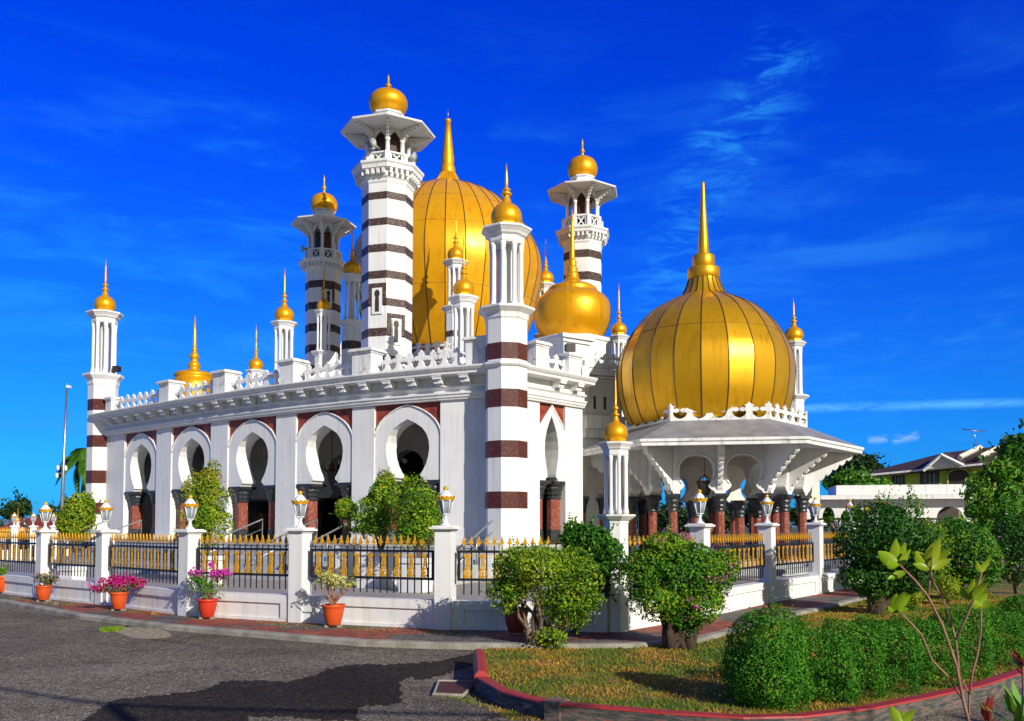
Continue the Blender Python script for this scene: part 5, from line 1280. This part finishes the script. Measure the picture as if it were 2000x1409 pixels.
fbush(676, 1062, 24, [(676,995,21,22,1100)], 'small ball-shaped tree before the fourth arch', LF_LIME, .09, 53, trunk=.05, lump=.12, extra=[('green_foliage', LF_MID, (0,), 500, .09, .3)])
fbush(744, 1075, 23, [(742,985,40,44,2400),(755,945,20,28,600),(730,1020,30,30,900)], 'tall feathery bush before the fifth arch, left of a similar bush', LF_YEL, .095, 54, lump=.35, depth=.6, extra=[('green_foliage', LF_MID, (0,2), 900, .095, .4),('orange_shoots', LF_OR, (1,), 120, .09, .08)])
fbush(818, 1090, 21.5, [(815,990,34,38,1900),(835,1015,26,34,900),(800,965,16,22,300),(812,1040,36,26,1000)], 'feathery bush with bare twigs, right neighbour of the taller one before the fifth arch', LF_YEL, .09, 55, lump=.35, depth=.6, extra=[('green_foliage', LF_MID, (0,1,3), 600, .09, .4)])
fbush(712, 1050, 24.5, [(712,1035,28,8,260)], 'thin leafy shrub between the ball tree and the feathery bush', LF_MID, .13, 56, trunk=.02)

# ---------------------------------------------------------------- twiggy foreground plant
def fgplant():
    Y = 3.3; base = P(1892, 1500, Y)
    r = root_of('young_magnolia', (base.x, Y, 0), 0, 'bare-branched young plant with big lime leaves, nearest the camera at bottom right', 'plant')
    q = lambda x, y, dy=0: P(x, y, Y+dy)
    mb = [ [(1892,1560),(1892,1409),(1881,1368),(1868,1300),(1840,1220),(1812,1165),(1788,1135),(1757,1104)], [(1881,1368),(1850,1320),(1820,1290),(1800,1240),(1770,1208),(1757,1195)], [(1875,1330),(1867,1250),(1850,1190),(1822,1135)], [(1867,1250),(1890,1200),(1902,1172),(1918,1118)], [(1893,1357),(1900,1310),(1909,1280),(1916,1235),(1917,1185)], [(1892,1409),(1893,1357),(1880,1330)], [(1822,1135),(1817,1120),(1822,1088)], [(1812,1165),(1820,1110)] ]
    for i, b in enumerate(mb):
        dy = (i % 3-1)*.08; pts = [q(x, y, dy*k/len(b)) for k, (x, y) in enumerate(b)]; n = len(pts)
        t = MB().tube(pts, [(.0068 if i == 0 else .0046)*(1-.45*k/n) for k in range(n)], 7); part('branch', t, TWIG, r)
    def leaf(x, y, ang, L_, wf=.40, tilt=.3, dy=0):
        """one curved leaf from a stem point; ang in picture plane (0 = right, 90 = up)"""
        s = Mx(y, Y); L_ = L_*s*.88; o = q(x, y, dy); a = radians(ang); d = Vector((cos(a), tilt*.6, sin(a))).normalized(); side = d.cross(Vector((0,1,0)) if abs(d.y) < .9 else Vector((1,0,0))).normalized(); up_ = side.cross(d)
        V = []; n = 9
        for k in range(n):
            f = k/(n-1); w_ = L_*wf*.5*sin(pi*min(1, f**.8*1.0))**.8 if 0 < f < 1 else .002
            c = o+d*L_*f+up_*(-L_*.30*f*f)
            V += [c-side*w_+up_*w_*.6, c, c+side*w_+up_*w_*.6]
        F = [(3*k+j, 3*k+j+1, 3*k+j+4, 3*k+j+3) for k in range(n-1) for j in (0,1)]
        m_ = MB(); m_.add(V, F, True); me = mesh_of('leaf', m_, LF_BIG); part('leaf', me, LF_BIG, r)
    for a in [(1757,1104,150,60,.5),(1757,1104,75,50,.5),(1757,1104,100,58,.5),(1757,1104,175,48,.45),(1760,1108,60,44,.4),(1770,1118,200,42,.4),
              (1820,1110,140,58,.5),(1820,1108,80,66,.5),(1820,1108,105,56,.45),(1820,1110,55,58,.5),(1822,1112,30,44,.45),(1822,1112,165,44,.4),(1822,1100,95,40,.4),
              (1757,1195,120,58,.5),(1757,1195,90,50,.45),(1757,1195,55,44,.45),(1757,1195,165,40,.4),(1757,1195,20,36,.4),
              (1918,1118,130,34,.4),(1918,1118,60,36,.4),(1902,1172,140,46,.4),(1902,1172,100,50,.4),(1902,1172,65,52,.4),(1902,1172,40,40,.35),(1904,1165,85,60,.28),
              (1917,1185,160,28,.7),(1917,1185,70,34,.7),(1917,1185,20,26,.7),(1765,1420,60,44,.5),(1765,1420,120,50,.5),(1765,1420,95,36,.5)]:
        leaf(*a, tilt=R_.uniform(-.6,.6), dy=R_.uniform(-.05,.05))
    return r
fgplant()
def croton(px, py, Y, label, s=1.0, m=CROT):
    b = P(px, py, Y); r = root_of('red_leaf_plant', (b.x,Y,0), 0, label, 'plant')
    rnd = random.Random(px); V = []; F = []
    for k in range(16):
        a = rnd.uniform(0,6.28); el = rnd.uniform(.3,1.3); L_ = .13*s*rnd.uniform(.7,1.2); o = Vector((b.x,Y,b.z-rnd.uniform(0,.10)*s)); d = Vector((cos(a)*cos(el),sin(a)*cos(el),sin(el))); sd = d.cross(Vector((0,0,1))).normalized()*L_*.13; i = len(V)
        V += [o, o+d*L_*.5+sd, o+d*L_, o+d*L_*.5-sd]; F += [(i,i+1,i+2),(i,i+2,i+3)]
    me = bpy.data.meshes.new('leaves'); me.from_pydata([tuple(v) for v in V], [], F); me.materials.append(m); part('foliage', me, m, r)
    part('stem', MB().tube([(b.x,Y,0),(b.x,Y,b.z)], .008, 5), TWIG, r); return r
croton(1928, 1395, 3.6, 'small red and green leaved plant at the bottom right, beside the lime leaves', .7)
croton(1995, 1390, 3.4, 'green pointed-leaf plant cut by the bottom right corner', 1.1, LF_MID)
croton(1998, 1290, 4.2, 'red pointed-leaf plant cut by the right edge below the hedge', .8)

# pole and cable beside the camera: only their shadow on the road is in the picture
up = root_of('utility_pole', (3.5, -.1, 0), 0, 'utility pole with a cable beside the photographer, seen only as shadow on the road', 'pole')
gtop = G(212,1377); t_ = 5.2/SUN.z; ft = gtop+SUN*t_
up.location = (ft.x, ft.y, 0)
part('pole', MB().tube([(0,0,0),(0,0,5.2)], [.09,.07], 10), BARK, up, True)
cab = [G(x,y)+SUN*t_ for x,y in ((-700,1270),(-300,1318),(0,1345),(100,1362),(212,1377),(375,1385),(700,1392),(1100,1400))]
part('cable', MB().tube([c_-Vector((ft.x,ft.y,0)) for c_ in cab], .035, 6), IRON, up, True)
sh = Vector((4.5,5.1,0)); sh = sh+SUN*(4.6/SUN.z)
bushtree('shade_tree', 'tree behind the photographer that shades the bottom right corner', 'tree', (sh.x,sh.y,0), [(0,0,4.6,1.6,1.1,.6,2200),(2.6,.6,4.4,1.8,1.1,.8,1800)], None, .3, LF_DARK, trunk_r=.15, seed=99)
# ================================================================ things behind: left side
def far_tree(px, ybase, Y, blobs, label, seed, m=LF_FAR, size=.45, name='tree', trunk=.25, cat='tree', group=None, z=None, aspect=.6, ex=None):
    b = P(px, ybase, Y); b.z = 0 if z is None else z; s = Mx(ybase, Y)
    bl = [((x-px)*s, 0, Zr(y, Y)-b.z, hw*s, hw*s*.8, hh*s, n) for x,y,hw,hh,n in blobs]
    return bushtree(name, label, cat, b, bl, None, size, m, group=group, trunk_r=trunk, seed=seed, lump=.35, depth=.6, aspect=aspect, extra=ex)
far_tree(30, 1040, 95, [(30,994,19,16,1500),(18,1005,14,9,500),(42,990,12,12,500)], 'lone dark tree behind the red-roofed house', 61, size=.5)
far_tree(98, 1040, 110, [(97,1004,11,14,800),(88,1018,12,12,500),(110,1015,12,14,700)], 'dark trees left of the tall steel mast', 62, size=.55)
far_tree(128, 1040, 100, [(126,1000,10,22,700),(136,1012,14,22,900),(150,1005,14,26,900)], 'dark tree behind the round bush and the mast', 63, size=.5)
far_tree(70, 1044, 120, [(70,1030,26,9,900),(95,1030,26,10,900)], 'low green belt of trees beyond the fence at left', 64, size=.6)
# palm
def palm(px, ytop, Y, label):
    b = P(px, ytop, Y); r = root_of('palm_tree', (b.x,Y,0), 0, label, 'palm tree')
    part('trunk', MB().tube([(b.x,Y,0),(b.x+.1,Y,b.z*.5),(b.x,Y,b.z)], [.28,.2,.16], 8), BARK, r)
    rnd = random.Random(3)
    for k in range(22):
        a = 2*pi*k/22+rnd.uniform(-.2,.2); el = rnd.uniform(.1,1.15); L_ = 2.5*rnd.uniform(.85,1.1); V = []; F = []
        pts = []
        for i in range(22):
            f = i/21; h = L_*f; pts.append(Vector((b.x+cos(a)*cos(el)*h*(1-.25*f), Y+sin(a)*cos(el)*h*(1-.25*f), b.z+sin(el)*h-1.7*f*f*L_*.55)))
        for i in range(1, 22):
            d = (pts[i]-pts[i-1]).normalized(); sd = d.cross(Vector((0,0,1))).normalized()
            for s in (-1,1):
                for j in (0,.25,.5,.75):
                    o = pts[i-1].lerp(pts[i], j); l_ = .8*sin(pi*(.12+.8*i/22)); tip = o+sd*s*l_*.7+d*l_*.45+Vector((0,0,-l_*.5)); md2 = o.lerp(tip,.5)+Vector((0,0,.08)); k2 = len(V)
                    V += [o, md2-d*.045, tip, md2+d*.045]; F.append((k2,k2+1,k2+2,k2+3))
        me = bpy.data.meshes.new('frond'); me.from_pydata([tuple(v) for v in V], [], F); me.materials.append(LF_PALM); o = part('frond', me, LF_PALM, r)
    return r
palm(170, 893, 52, 'palm tree with drooping fronds behind the far left tower')
# red-roofed house
ROOF = mat('red_tile_roof', (.22,.03,.02), .8, var=(.15,.02,.015), vscale=2)
hw_ = mat('house_wall', (.70,.68,.64), .8, var=(.60,.58,.54), vscale=.8)
def P3(x, y, Y): return tuple(P(x, y, Y))
hs = P(38, 1045, 85); h = root_of('red_roofed_house', (hs.x,85,0), 0, 'white house with red gabled roof far off at the left edge', 'house')
def W_(x, y, Y=85): q = P(x, y, Y); return (q.x, q.y, q.z)
mb = MB(); a, b_2, c3 = P(42,1033,85), P(62,1033,85), P(51,1013,85)
xs = (P(2,1030,85).x, P(42,1030,85).x, P(51,1030,85).x, P(62,1030,85).x); zr_, zt_ = Zr(1032,85), Zr(1013.5,85)
part('wall', MB().box(xs[0],xs[3],85.02,93,0,zr_), hw_, h)
mb = MB().add([(xs[1],85,zr_),(xs[3],85,zr_),(xs[2],85,zt_),(xs[1],93,zr_),(xs[3],93,zr_),(xs[2],93,zt_)], [(0,1,2),(5,4,3),(0,3,4,1)]); part('gable', mb, hw_, h)
part('roof', MB().add([(xs[0]-.3,84.6,zr_-.1),(xs[1]+.1,84.6,zr_-.1),(xs[2],84.6,zt_+.1),(xs[0]+1.0,87,zt_+.1),(xs[0]-.3,84.6,zr_-.25),(xs[1]+.1,84.6,zr_-.25),(xs[2],93,zt_+.1),(xs[3]+.3,84.6,zr_-.2),(xs[3]+.3,93,zr_-.2)], [(0,1,2,3),(4,5,1,0),(2,7,8,6)]), ROOF, h)
part('window', MB().box(xs[2]-.4,xs[2]+.4,84.95,85.0,zr_-1.6,zr_-.5), DARK, h)
pq = P(52,1030,82); part('porch_roof', MB().add([(pq.x-.9,82,zr_-1.1),(pq.x+.9,82,zr_-1.1),(pq.x,82,zr_+.3),(pq.x-.9,84.9,zr_-1.1),(pq.x+.9,84.9,zr_-1.1),(pq.x,84.9,zr_+.3)],[(0,3,5,2),(1,2,5,4),(0,1,2)]), ROOF, h)
# distant gate turret, mast
dtr = P(34.5,1060,44); dt = root_of('distant_turret', (dtr.x,44,PZ), 0, 'small distant white turret with gold spike seen over the left fence', 'turret')
turret(dt, 'turret_shaft', 34.5, 44, 4.2, (990,1019,1022,1041,1043,1085), (5,3.2,4,2.8), (), BANDN, PZ, ref=1030, rot=radians(10), nslim=8)
ms = P(117,1088,33); mast = root_of('steel_mast', (ms.x,33,PZ), 0, 'tall thin steel camera mast left of the far tower', 'mast')
part('pole', MB().tube([(ms.x,33,PZ),(ms.x+.06,33,Zr(915,33)),(ms.x+.12,33,Zr(755,33))], [.085,.06,.035], 10), STEEL, mast)
part('lightning_tip', MB().tube([(ms.x+.12,33,Zr(755,33)),(ms.x+.12,33,Zr(747,33))], .01, 5), STEEL, mast)
for dx, row in ((-.13,913),(.13,914),(-.16,928)):
    z_ = Zr(row, 33); c_ = MB().tube([(ms.x+.05,33,z_+.06),(ms.x+dx,33,z_+.08)], .015, 5); part('camera_arm', c_, STEEL, mast)
    part('camera', MB().lathe([(.01,z_-.12),(.05,z_-.10),(.055,z_),(.04,z_+.07),(.01,z_+.08)], ms.x+dx*1.15, 33, 12), WALLW, mast)
part('head_camera', MB().box(ms.x+.12,ms.x+.26,32.94,33.06,Zr(758,33),Zr(758,33)+.09), WALLW, mast)
# second fence across the forecourt, seen through the first
f3 = root_of('rear_fence', (P(60,1075,40).x, 40, PZ), 0, 'distant fence of gilt railings and white pillars behind the left fence', 'fence')
A, B = P(-40,1070,40), P(186,1070,43); A.z = B.z = 0
fn, W, n = seg_fn(A, B); 
part('low_wall', MB().slab([(0,PZ),(1,PZ),(1,.6),(0,.6)], fn, .1, -.1), WALLW, f3)
mb = MB(); 
for i in range(90): mb.slab([(i/90+.002,.6),(i/90+.0045,.6),(i/90+.0045,1.45),(i/90+.002,1.45)], fn, .01, -.01)
mb.slab([(0,1.3),(1,1.3),(1,1.34),(0,1.34)], fn, .02, -.02); part('railing', mb, IRON, f3)
mb = MB()
for i in range(90): mb.slab([(i/90-.0005,1.45),(i/90+.007,1.45),(i/90+.0033,1.68)], fn, .01, -.01)
part('spear_tip', mb, GOLDP, f3)
for u in (.11,.28,.44,.62,.80,.96):
    q = fn(u, 0, 0); pillar(f3, q, (B-A).normalized(), 1.72, .14)
    lantern(q.x, q.y, 1.72, {.11:'tiny distant lantern at the left edge, behind the first fence panel',.28:'tiny distant lantern beside the distant turret',.44:'tiny distant lantern left of the first large fence lantern',.62:'tiny distant lantern right of the steel mast',.80:'tiny distant lantern behind the round bush',.96:'tiny distant lantern at the foot of the far left tower'}[u])
# two people beyond the fence
def person(px, pyf, Y, label, shirt, trousers, seed, hgt=1.65, skin=(.28,.14,.08)):
    b = P(px, pyf, Y); r = root_of('person', (b.x,Y,PZ), radians(160 if seed % 2 else 200), label, 'person')
    k = hgt/1.7
    def skin_fig(name, pts, edges, radii, m_):
        me = bpy.data.meshes.new(name); me.from_pydata([tuple(Vector(p)*k) for p in pts], edges, []); me.materials.append(m_)
        o = part(name, me, m_, r, True); md_ = o.modifiers.new('skin', 'SKIN'); 
        for i, q in enumerate(radii): me.skin_vertices[0].data[i].radius = (q[0]*k, q[1]*k)
        me.skin_vertices[0].data[0].use_root = True
        s_ = o.modifiers.new('sub', 'SUBSURF'); s_.levels = s_.render_levels = 2; return o
    sk = mat('skin_%d' % seed, skin, .6, var=tuple(c*.9 for c in skin), vscale=10)
    pts = [(0,0,.92),(0,0,1.15),(0,0,1.38),(0,0,1.46),(0,-.01,1.55),(0,-.01,1.66),(.18,0,1.38),(.24,-.02,1.12),(.25,-.10,.88),(-.18,0,1.38),(-.24,.02,1.12),(-.25,-.06,.88),(.09,0,.88),(.10,-.03,.48),(.10,.03,.08),(.10,-.10,.03),(-.09,0,.88),(-.10,.03,.48),(-.12,.10,.08),(-.12,-.03,.03)]
    ed = [(0,1),(1,2),(2,3),(3,4),(4,5),(2,6),(6,7),(7,8),(2,9),(9,10),(10,11),(0,12),(12,13),(13,14),(14,15),(0,16),(16,17),(17,18),(18,19)]
    ra = [(.13,.10),(.13,.10),(.15,.10),(.055,.055),(.085,.09),(.07,.08),(.055,.055),(.042,.042),(.035,.03),(.055,.055),(.042,.042),(.035,.03),(.09,.09),(.06,.06),(.04,.04),(.04,.03),(.09,.09),(.06,.06),(.04,.04),(.04,.03)]
    for attempt in (1,):
        me = bpy.data.meshes.new('body')
    try:
        def skv(name, ids, grow, m_):
            idx = {i: j for j, i in enumerate(ids)}; e = [(idx[a], idx[b]) for a, b in ed if a in idx and b in idx]
            me = bpy.data.meshes.new(name); me.from_pydata([tuple(Vector(pts[i])*k) for i in ids], e, []); me.materials.append(m_)
            o = part(name, me, m_, r, True)
            o.modifiers.new('skin', 'SKIN')
            if len(me.skin_vertices) == 0: return o
            for i in ids: me.skin_vertices[0].data[idx[i]].radius = ((ra[i][0]+grow)*k, (ra[i][1]+grow)*k)
            me.skin_vertices[0].data[0].use_root = True
            s_ = o.modifiers.new('sub', 'SUBSURF'); s_.levels = s_.render_levels = 2; return o
        skv('body', list(range(20)), 0, sk)
        skv('shirt', [0,1,2,6,7,9,10], .014, shirt)
        skv('trousers', [0,12,13,14,16,17,18], .016, trousers)
    except Exception as ex: print('person', ex)
    part('hair', MB().lathe([(.075*k,1.60*k),(.098*k,1.65*k),(.09*k,1.71*k),(.05*k,1.75*k),(.01,1.76*k)], 0, .012, 14), DARK, r, True)
    return r
BLUEC = mat('blue_cloth', (.02,.05,.22), .9, var=(.03,.07,.28), vscale=10); BLK = mat('black_cloth', (.015,.015,.018), .9, var=(.02,.02,.025), vscale=10); ORC = mat('orange_cloth', (.50,.09,.02), .9, var=(.4,.07,.02), vscale=10)
person(19, 1090, 42.5, 'distant person in blue behind the left fence', BLUEC, BLUEC, 1)
person(47, 1090, 42.5, 'distant person in orange shirt and dark trousers behind the fence', ORC, BLK, 2)
# ================================================================ things behind: right side
GREENW = mat('lime_wall', (.42,.60,.06), .8, var=(.36,.52,.05), vscale=.8)
def tile_roof(m, t, b, noise, mpn):
    wv = t.nodes.new('ShaderNodeTexWave'); wv.inputs['Scale'].default_value = 1.6; wv.bands_direction = 'X'; t.links.new(mpn.outputs[0], wv.inputs['Vector'])
    n = noise(2, 6); c1 = ramp(t, n.outputs[0], [(.35,(.035,.018,.016)),(.65,(.085,.035,.028))]); c2 = ramp(t, wv.outputs['Fac'], [(0,(.5,.5,.5)),(1,(1.1,1.1,1.1))])
    t.links.new(mixm(t, .8, c1, c2, 'MULTIPLY'), b.inputs['Base Color'])
BROOF = mat('brown_tile_roof', rough=.8, builder=tile_roof)
gh_q = P(1830, 1000, 62); gh = root_of('green_house', (gh_q.x,62,0), 0, 'lime green two-storey house with dark brown tiled roof', 'house')
Yg = 62
def WX(x, Y=Yg): return P(x, 940, Y).x
z_e, z_w = Zr(925, Yg), Zr(960, Yg)
A, B = Vector((WX(1709),Yg+3,0)), Vector((WX(2060),Yg-5,0)); fn, W, n = seg_fn(A, B)
U = lambda x: (x-1709)/(2060-1709)*.93+.02*(x > 1800)
zw_top = lambda x: Zr(930-(x-1709)*.035, Yg)
part('wall', MB().slab([(0,0),(1,0),(1,Zr(884,Yg-5)),(.25,Zr(918,Yg)),(0,Zr(929,Yg+3))], fn, 0, -.3), GREENW, gh)
rf = MB(); e1, e2 = fn(-.02, .8, Zr(931,Yg+3)), fn(1, .8, Zr(884,Yg-5)); r1_, r2 = fn(.35, -5, Zr(884,Yg+4)), fn(1.0, -5, Zr(850,Yg))
rf.add([e1, e2, r2, r1_, e1-Vector((0,0,.25)), e2-Vector((0,0,.25)), fn(0,-9,Zr(931,Yg+12))], [(0,1,2,3),(4,5,1,0),(0,3,6)]); part('roof', rf, BROOF, gh)
fc = MB(); fc.slab([(-.02,Zr(934,Yg+3)),(1,Zr(888,Yg-5)),(1,Zr(884,Yg-5)),(-.02,Zr(930.5,Yg+3))], fn, .86, .81); part('fascia', fc, OLDW, gh)
u0, u1, um = U(1820), U(1876), U(1846)
zg0, zg1, zgm = Zr(916,Yg-1), Zr(907,Yg-2), Zr(891,Yg-1)
gb = MB().slab([(u0,zg0),(u1,zg1),(um,zgm)], fn, 1.2, .9); part('gable', gb, OLDW, gh)
gr_ = MB().add([fn(u0-.01,1.5,zg0-.1),fn(um,1.5,zgm+.1),fn(um,-1.5,zgm+.5),fn(u0-.01,-1.0,zg0+.4),fn(u1+.01,1.5,zg1-.1),fn(u1+.01,-1,zg1+.4)], [(0,1,2,3),(1,4,5,2)]); part('gable_roof', gr_, BROOF, gh)
part('gable_trim', MB().tube([fn(u0-.01,1.52,zg0-.1),fn(um,1.52,zgm+.06),fn(u1+.01,1.52,zg1-.1)], .13, 4, False), OLDW, gh)
for x in (1872,1905):
    a = fn(U(x), .5, Zr(893,Yg-3)); part('roof_ridge', MB().tube([fn(U(x), .5, Zr(892,Yg-2)), fn(U(x+26), -4, Zr(869,Yg))], .2, 4, False), CREAM, gh)
for x0,x1,y0,y1 in ((1728,1754,932,946),(1769,1788,928,946),(1808,1837,921,952)):
    wn = part('window', MB().slab([(U(x0)-.003,Zr(y1+1,Yg)),(U(x1)+.003,Zr(y1+1,Yg)),(U(x1)+.003,Zr(y0-1,Yg)),(U(x0)-.003,Zr(y0-1,Yg))], fn, .05, .001), IRON, gh)
    part('window_pane', MB().slab([(U(x0),Zr(y1,Yg)),(U(x1),Zr(y1,Yg)),(U(x1),Zr(y0,Yg)),(U(x0),Zr(y0,Yg))], fn, .07, .051), mat('dark_glass', (.03,.04,.05), .15, var=(.06,.07,.08), vscale=3) if 'dark_glass' not in bpy.data.materials else bpy.data.materials['dark_glass'], wn)
    gm = MB()
    for i in range(1,4): uu = U(x0)+(U(x1)-U(x0))*i/4; gm.slab([(uu-.001,Zr(y1,Yg)),(uu+.001,Zr(y1,Yg)),(uu+.001,Zr(y0,Yg)),(uu-.001,Zr(y0,Yg))], fn, .09, .071)
    part('window_bars', gm, STEEL, wn)
ax0, ax1 = U(1851), U(1888); za0, za1 = Zr(950,Yg-1), Zr(914,Yg-1); zm = (za0+za1)/2+.1
arc = [(ax0,za0)]+[((ax0+ax1)/2-(ax1-ax0)/2*cos(pi*i/10), zm+(za1-zm)*sin(pi*i/10)) for i in range(11)]+[(ax1,za0)]
part('arched_opening', MB().slab(arc, fn, .04, .001), DARK, gh)
arc2 = [(fn(u, .06, z_)) for u, z_ in arc]; part('arch_trim', MB().tube(arc2, .09, 5), mat('pale_green_trim', (.42,.55,.12), .8, var=(.38,.5,.1), vscale=2), gh)
an = root_of('tv_antenna', (WX(1924), Yg+1, Zr(866,Yg)), 0, 'thin tv antenna on the roof of the green house', 'antenna')
zz = Zr(840,Yg)-Zr(866,Yg)
part('mast', MB().tube([(0,0,-.2),(-.1,0,zz*.6),(-.25,0,zz)], .03, 4), STEEL, an, True)
part('boom', MB().tube([(-1.0,0,zz+.15),(.7,0,zz-.05)], .03, 4), STEEL, an, True)
mb = MB()
for i in range(7): x_ = -.95+i*.26; mb.tube([(x_,-.35,zz+.14-.12*i/7-.02),(x_,.35,zz+.14-.12*i/7+.1)], .015, 3)
part('elements', mb, STEEL, an, True)
# white carport with arches
Yw = 48
cp = root_of('white_carport', (P(1780,1000,Yw).x, Yw, 0), 0, 'white flat-roofed carport with arches in front of the green house', 'carport')
A, B = Vector((P(1560,1000,Yw+1).x,Yw+1,0)), Vector((P(1905,1000,Yw-1).x,Yw-1,0)); fn, W, n = seg_fn(A, B)
U2 = lambda x: (x-1560)/(1905-1560)
zz_ = lambda r_: Zr(r_, Yw)
part('parapet', MB().slab([(U2(1635),zz_(967)),(1,zz_(967)),(1,zz_(948)),(U2(1635),zz_(948))], fn, .3, -3), WHITE, cp)
part('roof_slab', MB().slab([(U2(1600),zz_(976)),(1.03,zz_(976)),(1.03,zz_(968)),(U2(1600),zz_(968))], fn, .9, -4), OLDW, cp)
poly = [(0,zz_(1016)),]
for x0, x1 in ((1607,1632),(1643,1700),(1712,1760),(1830,1880)):
    a, b = U2(x0), U2(x1); poly += [(a+(b-a)*(1-cos(pi*i/10))/2, zz_(1012)+ (zz_(990)-zz_(1012))*sin(pi*i/10)) for i in range(11)]
poly += [(1,zz_(1016)),(1,zz_(976)-.003),(0,zz_(976)-.003)]
part('arch_wall', MB().slab(poly, fn, .2, -.1), WHITE, cp)
for x in (1602,1638,1706,1765,1825,1886):
    q = fn(U2(x), .05, 0); part('column', MB().lathe([(.20,0),(.20,.3),(.15,.34),(.14,zz_(1016)-.2),(.2,zz_(1016)-.06),(.22,zz_(1016)-.002)], q.x, q.y, 12), WHITE, cp)
part('rear_wall', MB().slab([(.5,0),(1,0),(1,zz_(980)),(.5,zz_(980))], fn, -3.2, -3.4), DARK, cp)  # wall coloured near-black to stand in for the shade inside
sg = root_of('shop_sign', fn(U2(1687), .0, zz_(998)), 0, 'small dark sign with yellow rows and a pink square under the carport', 'sign')
sgx = fn(U2(1687), .25, 0)
part('board', MB().slab([(U2(1682),zz_(1000)),(U2(1704),zz_(1000)),(U2(1704),zz_(990)),(U2(1682),zz_(990))], fn, .30, .22), IRON, sg)
part('logo_panel', MB().slab([(U2(1682.6),zz_(999.4)),(U2(1688.5),zz_(999.4)),(U2(1688.5),zz_(990.6)),(U2(1682.6),zz_(990.6))], fn, .31, .301), mat('sign_pink', (.62,.16,.26), .6, var=(.6,.5,.5), vscale=4), sg)
ys = MB()
for k in range(2): ys.slab([(U2(1690.5),zz_(994.2+k*4)),(U2(1703),zz_(994.2+k*4)),(U2(1703),zz_(992+k*4)),(U2(1690.5),zz_(992+k*4))], fn, .31, .301)
part('yellow_lettering', ys, TAPE, sg)
# trees on the right
far_tree(1665, 1000, 75, [(1660,925,28,24,2200),(1690,912,26,22,1800),(1722,930,16,18,900),(1640,940,18,14,700)], 'dark broad tree behind the porch eave, left of the green house', 71, size=.45)
far_tree(1650, 1000, 60, [(1680,945,40,18,1400),(1635,950,22,12,500)], 'mid green trees above the carport roof', 72, LF_MID, .35)
far_tree(1990, 1040, 40, [(1992,900,30,36,2400),(2020,885,40,36,1500),(1966,922,20,22,600)], 'tall dark tree cut by the right edge beside the brown roof', 73, size=.26, m=LF_DARK)
far_tree(1930, 1090, 26, [(1950,925,30,24,520),(1915,965,22,26,330),(1970,975,30,32,560),(1995,930,24,26,380),(1930,1005,22,22,260),(1900,1000,14,18,120)], 'mango tree with drooping leaves and orange shoots at right', 74, size=.24, m=LF_MID, aspect=.32, trunk=.09, ex=[('orange_shoots', LF_OR, (0,2,3), 40, .2, .2)])
far_tree(1650, 1000, 56, [(1618,1005,26,20,900),(1655,1010,22,18,600),(1690,1010,26,20,700)], 'green garden trees seen through the carport arches', 75, LF_MID, .3)
far_tree(1280, 1040, 85, [(1200,1015,60,22,1500),(1300,1012,60,24,1500),(1400,1015,60,22,1500),(1500,1010,60,24,1400),(1580,1005,50,26,1200)], 'distant trees glimpsed between the red columns of the porch', 76, size=.5)
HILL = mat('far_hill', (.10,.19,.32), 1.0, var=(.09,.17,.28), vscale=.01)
mb = MB(); 
rr = random.Random(4); N_ = 60; vs_ = []
for i in range(N_+1):
    x = -1300+2600*i/N_; h = 16+14*sin(i*.35+1)+8*sin(i*.9)+rr.uniform(0,3); vs_ += [(x,1400,-2),(x,1430,max(6,h)),(x,1800,max(4,h*.8))]
mb.add(vs_, [(3*i+j,3*i+3+j,3*i+4+j,3*i+1+j) for i in range(N_) for j in (0,1)], True)
tag(part('hills', mb, HILL), kind='structure')
for px, ybase, Y, hw, hh, seed, lb in ((-60,1046,130,60,10,81,'belt of trees at the far left beyond the house'),(2120,1030,90,120,40,82,'dense green trees at the far right edge')):
    far_tree(px, ybase, Y, [(px,ybase-hh,hw,hh*1.4,1500)], lb, seed, size=.6)
